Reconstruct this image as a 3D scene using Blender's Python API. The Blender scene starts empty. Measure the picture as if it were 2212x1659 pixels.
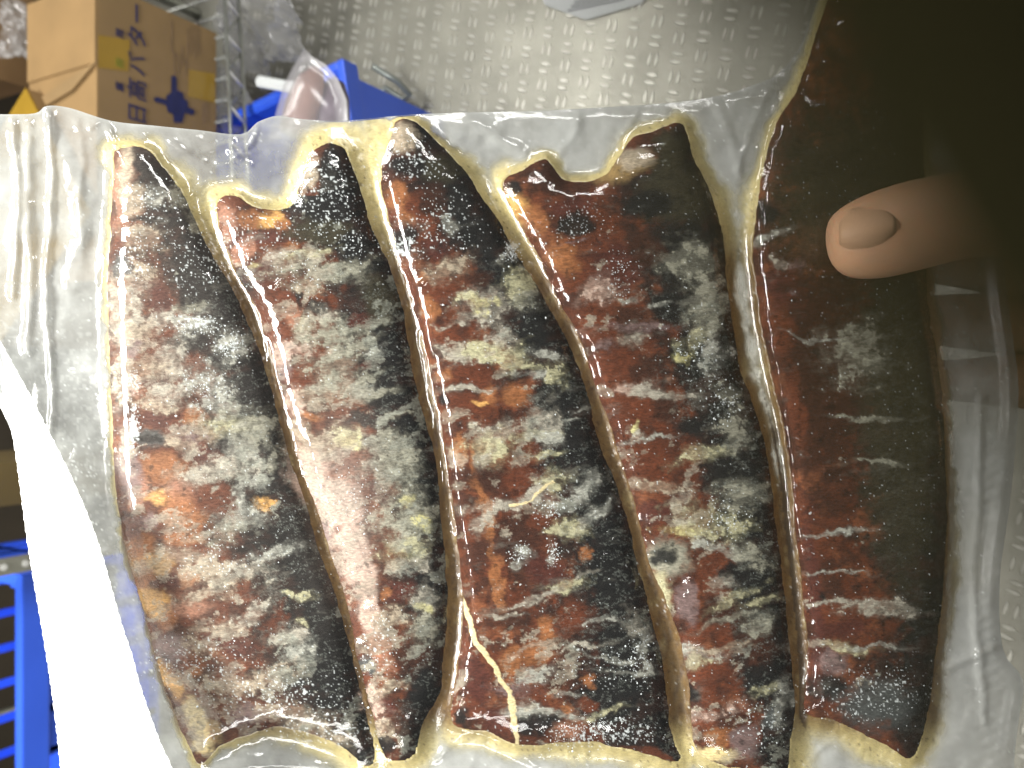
import bpy, bmesh, math, random
import numpy as np
from mathutils import Vector, Matrix

random.seed(7)
C = bpy.context.scene.collection
R = math.radians

# ------------------------------------------------------------------ camera
CAM_POS = Vector((0.0, 0.0, 1.35))
TH = R(60)                                    # the phone looks down this much
F_ = Vector((0, math.cos(TH), -math.sin(TH)))  # view direction
U_ = Vector((0, math.sin(TH), math.cos(TH)))   # "up" of the hand-held phone = left edge of the picture
R_ = Vector((1, 0, 0))                        # top edge of the picture
FOC = 1106 / math.tan(R(31))                  # focal length in picture units (2212 wide)
M3 = Matrix((-U_, R_, -F_)).transposed()      # camera axes
cam_d = bpy.data.cameras.new("camera")
cam = bpy.data.objects.new("camera", cam_d)
C.objects.link(cam)
cam.matrix_world = Matrix.Translation(CAM_POS) @ M3.to_4x4()
cam_d.sensor_width = 36
cam_d.lens = 18 / math.tan(R(31))
cam_d.clip_start = 0.0008
cam_d.clip_end = 50
D = 0.25                                      # distance to the bag
cam_d.dof.use_dof = True
cam_d.dof.focus_distance = D - 0.008
cam_d.dof.aperture_fstop = 18.5
bpy.context.scene.camera = cam

# ------------------------------------------------------------------ light
sc = bpy.context.scene
w = bpy.data.worlds.new("World")
sc.world = w
w.use_nodes = True
w.node_tree.nodes["Background"].inputs[0].default_value = (1.0, 0.98, 0.95, 1)
w.node_tree.nodes["Background"].inputs[1].default_value = 0.24
sc.view_settings.view_transform = 'Standard'
sc.view_settings.look = 'None'
sc.view_settings.exposure = 0
sc.view_settings.gamma = 1
sc.cycles.max_bounces = 10
sc.cycles.transparent_max_bounces = 12
sc.cycles.use_denoising = True
sc.cycles.sample_clamp_indirect = 8


def area(name, loc, target, sx, sy, power, col):
    l = bpy.data.lights.new(name, 'AREA')
    l.shape = 'RECTANGLE'
    l.size, l.size_y = sx, sy
    l.energy = power
    l.color = col
    o = bpy.data.objects.new(name, l)
    C.objects.link(o)
    o.location = loc
    d = Vector(target) - Vector(loc)
    o.rotation_euler = d.to_track_quat('-Z', 'Y').to_euler()
    return o


# fluorescent tube on the store room ceiling, followed by added fill lamps
area('tube_or_fill_light', (0.0, 0.80, 2.30), (0, 0.17, 1.05), 0.8, 0.30, 60, (1.0, 0.99, 0.95))
area('tube_or_fill_light', (1.25, -0.40, 2.05), (0, 0.12, 1.13), 0.9, 0.25, 27, (1.0, 0.985, 0.95))  # unseen fill lamp, added to brighten surfaces that face the camera
area('tube_or_fill_light', (-1.35, -0.10, 2.15), (0, 0.12, 1.13), 0.9, 0.25, 15, (1.0, 0.985, 0.95))  # weaker fill added on the opposite side for balance


area('tube_or_fill_light', (1.3, 1.75, 2.40), (0.5, 0.8, 0.2), 1.2, 0.3, 45, (1.0, 0.99, 0.95))  # lamp added so that its reflection brightens the steel floor


# ------------------------------------------------------------------ helpers
def lin(c):
    return tuple((v / 255 / 12.92) if v / 255 <= 0.04045 else ((v / 255 + 0.055) / 1.055) ** 2.4 for v in c)


def ray(px, py):
    return (-U_) * ((px - 1106) / FOC) + R_ * ((829.5 - py) / FOC) + F_


def on_z(px, py, z):
    d = ray(px, py)
    return CAM_POS + d * ((z - CAM_POS.z) / d.z)


def on_y(px, py, y):
    d = ray(px, py)
    return CAM_POS + d * ((y - CAM_POS.y) / d.y)


def at_d(px, py, dist):
    return CAM_POS + ray(px, py) * dist


def tag(o, label=None, cat=None, group=None, kind=None):
    if label: o['label'] = label
    if cat: o['category'] = cat
    if group: o['group'] = group
    if kind: o['kind'] = kind
    return o


def empty(name, loc=(0, 0, 0), rotz=0, mat=None):
    o = bpy.data.objects.new(name, None)
    C.objects.link(o)
    o.empty_display_size = 0.05
    if mat is not None:
        o.matrix_world = mat
    else:
        o.location = loc
        o.rotation_euler = (0, 0, rotz)
    return o


def link(name, me, mat, parent=None, smooth=False):
    o = bpy.data.objects.new(name, me)
    C.objects.link(o)
    if mat: me.materials.append(mat)
    if parent: o.parent = parent
    if smooth:
        me.polygons.foreach_set('use_smooth', [True] * len(me.polygons))
    return o


class MB:
    """collects boxes, tubes and prisms into one mesh"""
    def __init__(s):
        s.v, s.f = [], []

    def box(s, x0, x1, y0, y1, z0, z1, M=None):
        b = len(s.v)
        for x in (x0, x1):
            for y in (y0, y1):
                for z in (z0, z1):
                    p = Vector((x, y, z))
                    s.v.append(tuple(M @ p) if M is not None else tuple(p))
        for q in ((0, 1, 3, 2), (4, 6, 7, 5), (0, 4, 5, 1), (2, 3, 7, 6), (0, 2, 6, 4), (1, 5, 7, 3)):
            s.f.append(tuple(b + i for i in q))

    def tube(s, pts, rad, n=8, cap=True):
        pts = [Vector(p) for p in pts]
        rads = rad if isinstance(rad, (list, tuple)) else [rad] * len(pts)
        b = len(s.v)
        prev = None
        for i, p in enumerate(pts):
            t = (pts[min(i + 1, len(pts) - 1)] - pts[max(i - 1, 0)]).normalized()
            a = prev if prev is not None else (Vector((0, 0, 1)) if abs(t.z) < 0.9 else Vector((1, 0, 0)))
            s1 = (a - t * a.dot(t)).normalized()
            prev = s1
            s2 = t.cross(s1)
            for k in range(n):
                an = 2 * math.pi * k / n
                s.v.append(tuple(p + (s1 * math.cos(an) + s2 * math.sin(an)) * rads[i]))
        for i in range(len(pts) - 1):
            for k in range(n):
                s.f.append((b + i * n + k, b + i * n + (k + 1) % n, b + (i + 1) * n + (k + 1) % n, b + (i + 1) * n + k))
        if cap:
            s.f.append(tuple(b + k for k in range(n))[::-1])
            s.f.append(tuple(b + (len(pts) - 1) * n + k for k in range(n)))

    def prism(s, poly, off):
        """poly: world points, off: thickness vector"""
        b = len(s.v)
        n = len(poly)
        off = Vector(off)
        for p in poly: s.v.append(tuple(p))
        for p in poly: s.v.append(tuple(Vector(p) + off))
        s.f.append(tuple(range(b, b + n)))
        s.f.append(tuple(range(b + 2 * n - 1, b + n - 1, -1)))
        for i in range(n):
            j = (i + 1) % n
            s.f.append((b + i, b + n + i, b + n + j, b + j))

    def build(s, name, mat, parent=None, bevel=0, smooth=False):
        me = bpy.data.meshes.new(name)
        me.from_pydata(s.v, [], s.f)
        me.update()
        bm = bmesh.new()
        bm.from_mesh(me)
        bmesh.ops.recalc_face_normals(bm, faces=bm.faces)
        if bevel:
            bmesh.ops.bevel(bm, geom=bm.edges[:], offset=bevel, segments=2, affect='EDGES', profile=0.6)
        bm.to_mesh(me)
        bm.free()
        o = link(name, me, mat, None, smooth)
        if parent:
            bpy.context.view_layer.update()
            o.parent = parent
            o.matrix_parent_inverse = parent.matrix_world.inverted()
        return o


# ------------------------------------------------------------------ materials
def new_mat(name):
    m = bpy.data.materials.new(name)
    m.use_nodes = True
    nt = m.node_tree
    nt.nodes.clear()
    return m, nt, nt.nodes.new('ShaderNodeOutputMaterial')


def N(nt, typ, **kw):
    n = nt.nodes.new(typ)
    for k, v in kw.items():
        if k in n.inputs: n.inputs[k].default_value = v
        else: setattr(n, k, v)
    return n


def simple(name, col, rough=0.5, metal=0, var=0.15, scale=40, bump=0.0, bscale=200, spec=0.5, trans=0):
    m, nt, out = new_mat(name)
    L = nt.links.new
    b = N(nt, 'ShaderNodeBsdfPrincipled', Roughness=rough, Metallic=metal)
    b.inputs['Specular IOR Level'].default_value = spec
    tc = N(nt, 'ShaderNodeTexCoord')
    no = N(nt, 'ShaderNodeTexNoise', Scale=scale, Detail=5.0)
    L(tc.outputs['Object'], no.inputs['Vector'])
    mr = N(nt, 'ShaderNodeMapRange')
    mr.inputs['To Min'].default_value = 1 - var
    mr.inputs['To Max'].default_value = 1 + var
    mr.inputs['From Min'].default_value = 0.3
    mr.inputs['From Max'].default_value = 0.7
    L(no.outputs['Fac'], mr.inputs['Value'])
    mx = N(nt, 'ShaderNodeMix', data_type='RGBA', blend_type='MULTIPLY')
    mx.inputs['Factor'].default_value = 1
    mx.inputs['A'].default_value = (*col, 1)
    L(mr.outputs['Result'], mx.inputs['B'])
    L(mx.outputs['Result'], b.inputs['Base Color'])
    if bump:
        n2 = N(nt, 'ShaderNodeTexNoise', Scale=bscale, Detail=4.0)
        L(tc.outputs['Object'], n2.inputs['Vector'])
        bp = N(nt, 'ShaderNodeBump', Strength=bump, Distance=0.002)
        L(n2.outputs['Fac'], bp.inputs['Height'])
        L(bp.outputs['Normal'], b.inputs['Normal'])
    L(b.outputs[0], out.inputs[0])
    return m


#PAINT-BEGIN
# ------------------------------------------------------------------ noise and painting in bag units
# bag units: 1 unit = D/FOC metres, same origin as the frame of the bag
X0, Y0, ST = -140.0, -180.0, 2.0
NX, NY = 1281, 1021
gx, gy = np.meshgrid(X0 + ST * np.arange(NX), Y0 + ST * np.arange(NY))
gx = gx.astype(np.float32)
gy = gy.astype(np.float32)


def vnoise(x, y, seed):
    rs = np.random.RandomState(seed)
    T = rs.rand(256, 256).astype(np.float32)
    xi = np.floor(x).astype(np.int64)
    yi = np.floor(y).astype(np.int64)
    fx = (x - xi).astype(np.float32)
    fy = (y - yi).astype(np.float32)
    fx = fx * fx * fx * (fx * (fx * 6 - 15) + 10)
    fy = fy * fy * fy * (fy * (fy * 6 - 15) + 10)
    x0 = xi & 255; x1 = (xi + 1) & 255; y0 = yi & 255; y1 = (yi + 1) & 255
    return (T[y0, x0] * (1 - fx) + T[y0, x1] * fx) * (1 - fy) + (T[y1, x0] * (1 - fx) + T[y1, x1] * fx) * fy


def fbm(x, y, scale, seed, octv=5, gain=0.5):
    """about -1..1, scale = size of the largest blobs in bag units"""
    s = 0
    a = 1.0
    tot = 0
    for o in range(octv):
        k = 2.03 ** o / scale
        ca, sa = math.cos(o * 0.7), math.sin(o * 0.7)
        s = s + a * vnoise((x * ca - y * sa) * k + 17.3 * o, (x * sa + y * ca) * k + 9.1 * o, seed + o)
        tot += a
        a *= gain
    return (s / tot - 0.5) * 3.0


def sstep(a, b, x):
    t = np.clip((x - a) / (b - a), 0, 1)
    return t * t * (3 - 2 * t)


def srgb(*c):
    c = np.array(c, np.float32) / 255
    return np.where(c <= 0.04045, c / 12.92, ((c + 0.055) / 1.055) ** 2.4)


def spline(pts, closed=True, n=8):
    P = np.array(pts, float)
    out = []
    m = len(P)
    for i in range(m if closed else m - 1):
        p0 = P[(i - 1) % m] if closed or i > 0 else P[i]
        p1 = P[i]
        p2 = P[(i + 1) % m]
        p3 = P[(i + 2) % m] if closed or i + 2 < m else P[(i + 1) % m]
        for k in range(n):
            t = k / n
            out.append(0.5 * ((2 * p1) + (-p0 + p2) * t + (2 * p0 - 5 * p1 + 4 * p2 - p3) * t * t + (-p0 + 3 * p1 - 3 * p2 + p3) * t ** 3))
    if not closed: out.append(P[-1])
    return np.array(out)


def polydist(poly, x, y, closed=True):
    """unsigned distance and inside mask, evaluated near the polygon only"""
    d2 = np.full(x.shape, 1e9, np.float32)
    ins = np.zeros(x.shape, bool)
    n = len(poly)
    for i in range(n if closed else n - 1):
        ax, ay = poly[i]
        bx, by = poly[(i + 1) % n]
        vx, vy = bx - ax, by - ay
        L2 = vx * vx + vy * vy + 1e-9
        t = np.clip(((x - ax) * vx + (y - ay) * vy) / L2, 0, 1)
        q = (x - ax - t * vx) ** 2 + (y - ay - t * vy) ** 2
        d2 = np.minimum(d2, q)
        if closed and abs(vy) > 1e-9:
            c = ((ay > y) != (by > y)) & (x < (bx - ax) * (y - ay) / (by - ay) + ax)
            ins ^= c
    return np.sqrt(d2), ins


def sdf_grid(poly, margin=90):
    """signed distance on the grid (positive inside), -margin far away"""
    s = np.full((NY, NX), -float(margin), np.float32)
    lo = poly.min(0) - margin
    hi = poly.max(0) + margin
    i0 = max(0, int((lo[0] - X0) / ST)); i1 = min(NX, int((hi[0] - X0) / ST) + 2)
    j0 = max(0, int((lo[1] - Y0) / ST)); j1 = min(NY, int((hi[1] - Y0) / ST) + 2)
    # coarse (every 3rd sample) then bilinear for speed
    d, ins = polydist(poly, gx[j0:j1, i0:i1], gy[j0:j1, i0:i1])
    s[j0:j1, i0:i1] = np.where(ins, d, -np.minimum(d, margin))
    return s


FISH = [
    # leftmost
    [(300, 321), (322, 330), (346, 356), (378, 398), (410, 458), (442, 528), (490, 608), (530, 690), (560, 770), (590, 860), (615, 960),
     (640, 1040), (665, 1110), (690, 1200), (722, 1290), (748, 1385), (770, 1470), (792, 1560), (806, 1630), (790, 1652), (740, 1610), (660, 1578), (590, 1568),
     (520, 1590), (470, 1612), (432, 1650), (412, 1612), (382, 1545), (348, 1450), (322, 1350), (290, 1240), (264, 1130), (251, 1030), (246, 900),
     (240, 760), (236, 640), (239, 550), (244, 450), (248, 345), (258, 326)],
    [(497, 424), (520, 430), (545, 448), (580, 456), (624, 452), (648, 420), (660, 372), (684, 328), (712, 314), (742, 326), (764, 378), (784, 440),
     (808, 510), (840, 580), (862, 650), (874, 720), (888, 800), (908, 880), (930, 960), (944, 1050), (952, 1150), (962, 1250), (962, 1350),
     (952, 1440), (944, 1500), (912, 1560), (892, 1625), (850, 1640), (826, 1612), (804, 1530), (780, 1440), (764, 1350), (742, 1265), (712, 1180), (686, 1100),
     (650, 1000), (622, 900), (602, 830), (588, 760), (572, 712), (556, 660), (520, 600), (494, 540), (476, 490), (470, 448), (480, 430)],
    [(856, 264), (886, 262), (912, 280), (952, 318), (1000, 368), (1040, 428), (1080, 490), (1118, 560), (1158, 622), (1196, 690), (1226, 745), (1252, 810),
     (1272, 880), (1292, 960), (1322, 1030), (1345, 1100), (1364, 1180), (1384, 1260), (1406, 1340), (1426, 1420), (1436, 1500), (1450, 1600), (1462, 1640),
     (1380, 1622), (1290, 1600), (1200, 1602), (1120, 1606), (1060, 1580), (1010, 1572), (978, 1556), (984, 1490), (998, 1400), (1004, 1310), (1000, 1250), (984, 1120), (972, 1010), (952, 900), (930, 800),
     (912, 715), (892, 640), (878, 600), (860, 540), (842, 470), (826, 400), (834, 340), (846, 300)],
    [(1098, 384), (1130, 370), (1170, 349), (1188, 358), (1212, 388), (1260, 396), (1310, 380), (1340, 340), (1368, 300), (1408, 288), (1440, 276), (1466, 268), (1484, 300), (1500, 350), (1536, 426), (1558, 510), (1566, 600),
     (1582, 710), (1596, 800), (1626, 880), (1648, 960), (1664, 1050), (1674, 1150), (1686, 1230), (1696, 1330), (1706, 1430), (1714, 1520), (1704, 1600), (1690, 1680),
     (1600, 1660), (1540, 1640), (1500, 1600), (1494, 1500), (1476, 1400), (1444, 1300), (1408, 1220), (1390, 1150), (1366, 1060), (1334, 960), (1306, 880), (1286, 820),
     (1262, 745), (1240, 700), (1200, 630), (1170, 560), (1130, 490), (1104, 440), (1090, 404)],
    [(1724, 200), (1752, 120), (1784, 20), (1826, -70), (1890, -100), (1950, -40), (1984, 140), (1996, 400), (2000, 640), (2026, 800), (2038, 950), (2042, 1100), (2036, 1250), (2022, 1380), (2008, 1500),
     (1990, 1590), (1966, 1634), (1930, 1616), (1880, 1590), (1800, 1552), (1744, 1540), (1742, 1490), (1748, 1400), (1738, 1300), (1728, 1200), (1718, 1100),
     (1708, 1000), (1692, 900), (1668, 800), (1646, 700), (1634, 600), (1630, 510), (1642, 430), (1658, 340), (1684, 262)],
]
FISH = [spline(f, True, 4) for f in FISH]
e_n = 3.2 * fbm(gx, gy, 40, 901, 5, .6)
SD = [sdf_grid(f) + e_n + 3.0 for f in FISH]
SDM = np.maximum.reduce(SD)
FID = np.argmax(np.stack(SD), 0)
GAPK = sstep(-36, -25, np.sort(np.stack(SD), 0)[-2]) * (SDM < 2)

# inflate: sqrt of a Poisson solution gives a rounded body
k = 3
msk = (SDM[::k, ::k] > 0)
ids = FID[::k, ::k]
u = np.zeros(msk.shape, np.float32)
for it in range(1500):
    v = np.zeros_like(u)
    v[1:-1, 1:-1] = 0.25 * (u[:-2, 1:-1] + u[2:, 1:-1] + u[1:-1, :-2] + u[1:-1, 2:]) + 0.25 * (ST * k) ** 2
    v[~msk] = 0
    u = v


def resize(a, f, shape):
    ny, nx = shape
    yy = np.minimum(np.arange(ny) / f, a.shape[0] - 1.001)
    xx = np.minimum(np.arange(nx) / f, a.shape[1] - 1.001)
    y0 = yy.astype(int); x0 = xx.astype(int)
    fy = (yy - y0)[:, None]; fx = (xx - x0)[None]
    A = a[y0][:, x0]; B = a[y0][:, x0 + 1]; Cc = a[y0 + 1][:, x0]; Dd = a[y0 + 1][:, x0 + 1]
    return ((A * (1 - fx) + B * fx) * (1 - fy) + (Cc * (1 - fx) + Dd * fx) * fy).astype(np.float32)


U2 = resize(u, k, (NY, NX))
body = np.sqrt(np.maximum(2 * U2, 0))


def blur(a, r):
    """separable box blur, three passes"""
    for _ in range(3):
        for ax in (0, 1):
            p = [(0, 0), (0, 0)]
            p[ax] = (r + 1, r)
            c = np.cumsum(np.pad(a, p, mode='edge'), axis=ax, dtype=np.float64)
            n = a.shape[ax]
            a = ((np.take(c, range(2 * r + 1, 2 * r + 1 + n), ax) - np.take(c, range(0, n), ax)) / (2 * r + 1)).astype(np.float32)
    return a


FISH_H = np.where(SDM > 0, 46 * (1 - np.exp(-body / 52)), 0)
SURF = blur(FISH_H + 7 * (SDM > -30), 5)
SURF = 0.5 * SURF + 0.5 * blur(SURF, 4)
FISH_H = np.where(SDM > -4, SURF + 0.8, 0)

# ---- frost, char and fat: where each patch of colour sits on the five bodies
PAL = {
    'K': srgb(30, 31, 30), 'G': srgb(88, 92, 90), 'D': srgb(70, 42, 30), 'M': srgb(92, 50, 40), 'R': srgb(110, 60, 38),
    'O': srgb(160, 104, 64), 'A': srgb(205, 158, 92), 'S': srgb(164, 116, 92), 'F': srgb(174, 168, 152), 'H': srgb(168, 168, 156),
    'E': srgb(184, 180, 144), 'Y': srgb(206, 200, 142), 'P': srgb(192, 168, 152), 'B': srgb(172, 158, 136), 'V': srgb(132, 110, 106),
    'W': srgb(222, 226, 224), 'C': srgb(224, 204, 150), 'T': srgb(150, 124, 80), 'L': srgb(66, 62, 46), 'Q': srgb(158, 156, 138),
}
SKIN = [  # soft-edged: char, browned skin (key, x, y, rx, ry, degrees)
    ('B', 272, 352, 30, 52, 0), ('B', 262, 420, 22, 60, 0), ('B', 284, 436, 32, 40, 0), ('K', 340, 383, 24, 66, -28), ('K', 328, 474, 50, 14, 0), ('S', 250, 420, 8, 80, 0),
    ('R', 259, 520, 13, 24, 0), ('G', 264, 578, 26, 20, 0), ('K', 434, 560, 60, 60, -20), ('K', 490, 640, 60, 80, -25), ('K', 420, 620, 40, 60, 0), ('D', 302, 549, 26, 9, 0),
    ('M', 342, 648, 26, 48, 0), ('M', 318, 618, 22, 14, 0), ('R', 343, 747, 24, 30, 10), ('V', 282, 752, 18, 34, 0), ('K', 424, 737, 34, 30, 0), ('M', 326, 831, 28, 18, 0),
    ('R', 315, 858, 28, 9, 0), ('K', 258, 864, 9, 18, 0), ('M', 338, 908, 42, 20, 0), ('G', 318, 948, 30, 22, 0), ('K', 322, 950, 16, 12, 0), ('M', 374, 801, 24, 22, 0), ('O', 422, 900, 22, 22, 30),
    ('K', 490, 780, 50, 30, 0), ('K', 526, 840, 40, 30, 0), ('M', 493, 878, 20, 16, 0), ('K', 481, 965, 34, 20, 0), ('M', 425, 985, 42, 24, 0), ('K', 575, 920, 36, 120, -14),
    ('A', 330, 1215, 44, 26, 0), ('O', 305, 1180, 30, 40, 0), ('A', 318, 1290, 30, 34, 0), ('S', 300, 1060, 30, 36, 0), ('O', 353, 1015, 60, 36, 0), ('V', 277, 1015, 32, 60, 0), ('A', 353, 1070, 44, 16, -12), ('S', 398, 1062, 40, 30, 0), ('O', 396, 1102, 62, 42, 10), ('R', 462, 1078, 44, 36, 0),
    ('S', 285, 1096, 24, 18, 0), ('R', 290, 1136, 24, 28, 0), ('V', 325, 1124, 20, 22, 0), ('O', 395, 1160, 40, 18, 0), ('R', 467, 1199, 26, 18, 0), ('O', 406, 1243, 26, 18, 0), ('M', 366, 1249, 24, 16, 0),
    ('O', 312, 1245, 22, 26, 20), ('A', 352, 1310, 32, 32, 0), ('O', 372, 1340, 22, 18, 0), ('S', 412, 1316, 50, 24, 0), ('R', 521, 1276, 20, 20, 30), ('M', 497, 1388, 60, 26, 10),
    ('V', 370, 1400, 40, 30, 20), ('O', 419, 1449, 26, 14, 0), ('R', 440, 1490, 30, 18, 0), ('R', 485, 1530, 28, 24, 0), ('V', 545, 1545, 40, 26, 0), ('K', 640, 1180, 40, 130, -14), ('K', 690, 1340, 44, 110, -14),
    ('K', 720, 1480, 40, 60, -12), ('A', 366, 1466, 20, 50, -22), ('C', 425, 1550, 30, 50, -28), ('C', 440, 1612, 34, 26, 0), ('T', 470, 1575, 16, 30, -25),
    # second
    ('S', 492, 476, 20, 44, 10), ('R', 500, 433, 26, 12, 10), ('O', 540, 470, 24, 20, 0), ('A', 586, 474, 36, 14, 0), ('O', 616, 480, 18, 13, 0), ('M', 578, 510, 66, 18, 0), ('O', 634, 535, 17, 14, 0),
    ('S', 526, 540, 18, 38, 20), ('K', 712, 360, 28, 52, 0), ('K', 716, 440, 44, 60, 0), ('B', 664, 372, 16, 46, 12), ('L', 690, 500, 80, 30, 0), ('K', 760, 530, 40, 40, 0), ('M', 560, 590, 34, 34, 0),
    ('R', 600, 668, 40, 60, 0), ('S', 628, 682, 24, 28, 0), ('R', 612, 728, 40, 18, 0), ('K', 690, 660, 28, 20, 0), ('K', 640, 640, 16, 22, 0), ('K', 762, 700, 44, 26, 0), ('M', 790, 690, 30, 18, 0),
    ('R', 655, 812, 48, 30, 0), ('R', 656, 785, 16, 18, 0), ('V', 614, 800, 22, 22, 0), ('K', 846, 771, 26, 60, -8), ('K', 830, 850, 46, 50, 0), ('M', 790, 792, 14, 12, 0), ('L', 820, 640, 40, 60, -20),
    ('O', 665, 898, 40, 9, 0), ('R', 696, 922, 14, 14, 0), ('R', 746, 888, 24, 14, 0), ('K', 781, 903, 30, 20, 0), ('R', 801, 934, 18, 16, 0), ('K', 877, 918, 24, 22, 0), ('M', 836, 1065, 26, 30, 0),
    ('K', 900, 1010, 26, 60, 0), ('M', 862, 1278, 40, 28, 0), ('O', 838, 1282, 12, 16, 0), ('D', 886, 1420, 50, 36, 0), ('G', 796, 1437, 22, 22, 0), ('M', 841, 1528, 16, 18, 0), ('K', 916, 1500, 30, 60, 15),
    ('K', 781, 1563, 18, 16, 0), ('K', 840, 1609, 26, 18, 0), ('P', 670, 1030, 44, 76, -20), ('P', 735, 1110, 50, 80, -16), ('P', 776, 1210, 36, 70, -12), ('P', 802, 1320, 26, 60, -8), ('S', 826, 1420, 24, 50, 0),
    ('V', 700, 1150, 20, 30, 0), ('R', 732, 1140, 18, 16, 0),
    # third
    ('B', 872, 300, 32, 34, 0), ('K', 884, 358, 50, 26, 0), ('L', 964, 360, 50, 34, 0), ('O', 856, 424, 30, 30, 0), ('O', 872, 468, 18, 22, -15), ('R', 908, 436, 34, 28, 0), ('D', 945, 430, 40, 36, 0), ('K', 1000, 434, 44, 36, 0),
    ('K', 872, 520, 26, 40, 0), ('M', 944, 530, 30, 24, 0), ('K', 998, 500, 66, 44, 0), ('O', 905, 604, 20, 14, 0), ('R', 950, 620, 44, 26, 0), ('O', 922, 666, 20, 32, 0), ('K', 1075, 592, 48, 38, 0), ('D', 1040, 600, 30, 20, 0),
    ('K', 1160, 684, 34, 40, -20), ('R', 952, 737, 46, 26, 0), ('R', 1040, 735, 40, 18, 0), ('D', 948, 762, 24, 14, 0), ('R', 1000, 815, 70, 28, 0), ('O', 960, 812, 24, 14, 0), ('O', 1118, 853, 36, 26, 0), ('R', 1010, 875, 50, 26, 0),
    ('D', 1010, 840, 40, 12, 0), ('D', 1084, 905, 30, 20, 0), ('K', 960, 866, 12, 14, 0), ('K', 1200, 860, 50, 50, -20), ('K', 1240, 960, 50, 70, -18), ('O', 1058, 850, 20, 24, 0), ('A', 1040, 868, 16, 8, 0),
    ('K', 1150, 735, 40, 36, 0), ('O', 988, 975, 14, 40, -6), ('R', 1131, 992, 50, 16, 0), ('O', 1022, 1000, 12, 50, -8), ('D', 1060, 1035, 50, 40, 0), ('R', 1130, 1035, 40, 30, 0), ('K', 1290, 1060, 34, 60, -16),
    ('O', 1046, 1110, 12, 70, -10), ('O', 1076, 1260, 13, 90, -12), ('D', 1120, 1180, 50, 90, -10), ('M', 1180, 1230, 50, 40, 0), ('O', 1264, 1193, 10, 22, 0), ('K', 1300, 1160, 36, 60, -15), ('K', 1325, 1270, 50, 80, -15),
    ('D', 1110, 1340, 40, 30, 0), ('O', 1180, 1362, 26, 30, -8), ('O', 1165, 1412, 36, 28, 0), ('O', 1106, 1426, 24, 32, -10), ('R', 1240, 1330, 40, 40, 0), ('K', 1340, 1395, 50, 60, 0), ('K', 1320, 1500, 80, 60, 0),
    ('D', 1200, 1470, 50, 30, 0), ('O', 1273, 1467, 13, 16, 0), ('R', 1280, 1520, 26, 16, 0), ('O', 1232, 1530, 20, 12, 0), ('M', 1030, 1470, 36, 60, -10), ('M', 1070, 1560, 30, 30, 0), ('D', 1018, 1368, 12, 26, 0), ('K', 1160, 1565, 60, 24, 0),
    ('S', 1230, 1580, 34, 22, 0), ('K', 1005, 1545, 18, 28, 0),
    # fourth
    ('D', 1140, 376, 44, 14, 0), ('D', 1180, 372, 28, 24, 0), ('A', 1112, 452, 34, 44, -20), ('K', 1123, 410, 20, 16, 0), ('O', 1150, 478, 30, 40, -10), ('D', 1186, 408, 36, 18, 0), ('M', 1238, 450, 60, 24, 0), ('K', 1240, 490, 46, 28, 0),
    ('R', 1262, 524, 70, 22, 0), ('O', 1215, 560, 26, 50, -15), ('T', 1339, 366, 70, 30, -10), ('B', 1370, 345, 40, 26, 0), ('L', 1445, 330, 36, 70, 0), ('L', 1460, 420, 90, 70, 0), ('K', 1400, 440, 60, 30, 0), ('M', 1330, 575, 70, 60, 0),
    ('K', 1460, 560, 70, 80, 0), ('D', 1390, 540, 50, 40, 0), ('R', 1290, 700, 50, 50, 0), ('D', 1370, 690, 50, 40, 0), ('R', 1380, 640, 30, 20, 0), ('K', 1450, 660, 50, 40, 0), ('K', 1490, 780, 60, 40, 0), ('R', 1330, 790, 40, 40, 0),
    ('R', 1370, 880, 60, 60, 0), ('D', 1390, 800, 26, 26, 0), ('K', 1494, 920, 46, 30, 0), ('D', 1440, 880, 30, 40, 0), ('R', 1400, 1000, 66, 50, 0), ('K', 1560, 900, 40, 60, 0), ('K', 1560, 1010, 60, 60, 0), ('M', 1425, 1105, 44, 30, 0),
    ('K', 1600, 1120, 60, 60, 0), ('Q', 1440, 1206, 52, 40, 0), ('K', 1434, 1200, 26, 20, 20), ('E', 1437, 1280, 20, 50, -18), ('V', 1486, 1300, 20, 50, -10), ('R', 1530, 1250, 34, 44, 0), ('K', 1575, 1230, 20, 26, 0), ('D', 1560, 1320, 40, 40, 0),
    ('K', 1630, 1250, 50, 70, 0), ('R', 1494, 1378, 36, 14, 0), ('R', 1528, 1440, 46, 34, 0), ('K', 1496, 1503, 22, 26, 0), ('D', 1635, 1392, 50, 44, 0), ('K', 1640, 1480, 50, 40, 0), ('G', 1664, 1548, 34, 28, 0),
    ('O', 1556, 1590, 34, 26, 0), ('V', 1610, 1600, 30, 40, 0), ('T', 1478, 1550, 16, 60, 0), ('C', 1530, 1630, 60, 20, 0),
    # fifth
    ('L', 1840, 420, 200, 220, 0), ('K', 1662, 466, 32, 30, 0), ('M', 1700, 640, 50, 90, -6), ('D', 1800, 800, 120, 300, -4), ('L', 1940, 900, 90, 400, -2), ('R', 1690, 720, 26, 60, -10), ('R', 1720, 880, 20, 90, -8),
    ('R', 1756, 1180, 34, 40, 0), ('R', 1790, 1320, 44, 30, 0), ('K', 1776, 1290, 15, 17, 0), ('M', 1830, 1360, 60, 26, 0), ('K', 1790, 1480, 50, 30, 0), ('V', 1800, 1430, 40, 26, 0), ('G', 1890, 1520, 90, 60, 0), ('M', 1760, 1300, 20, 200, -3),
]
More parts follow.
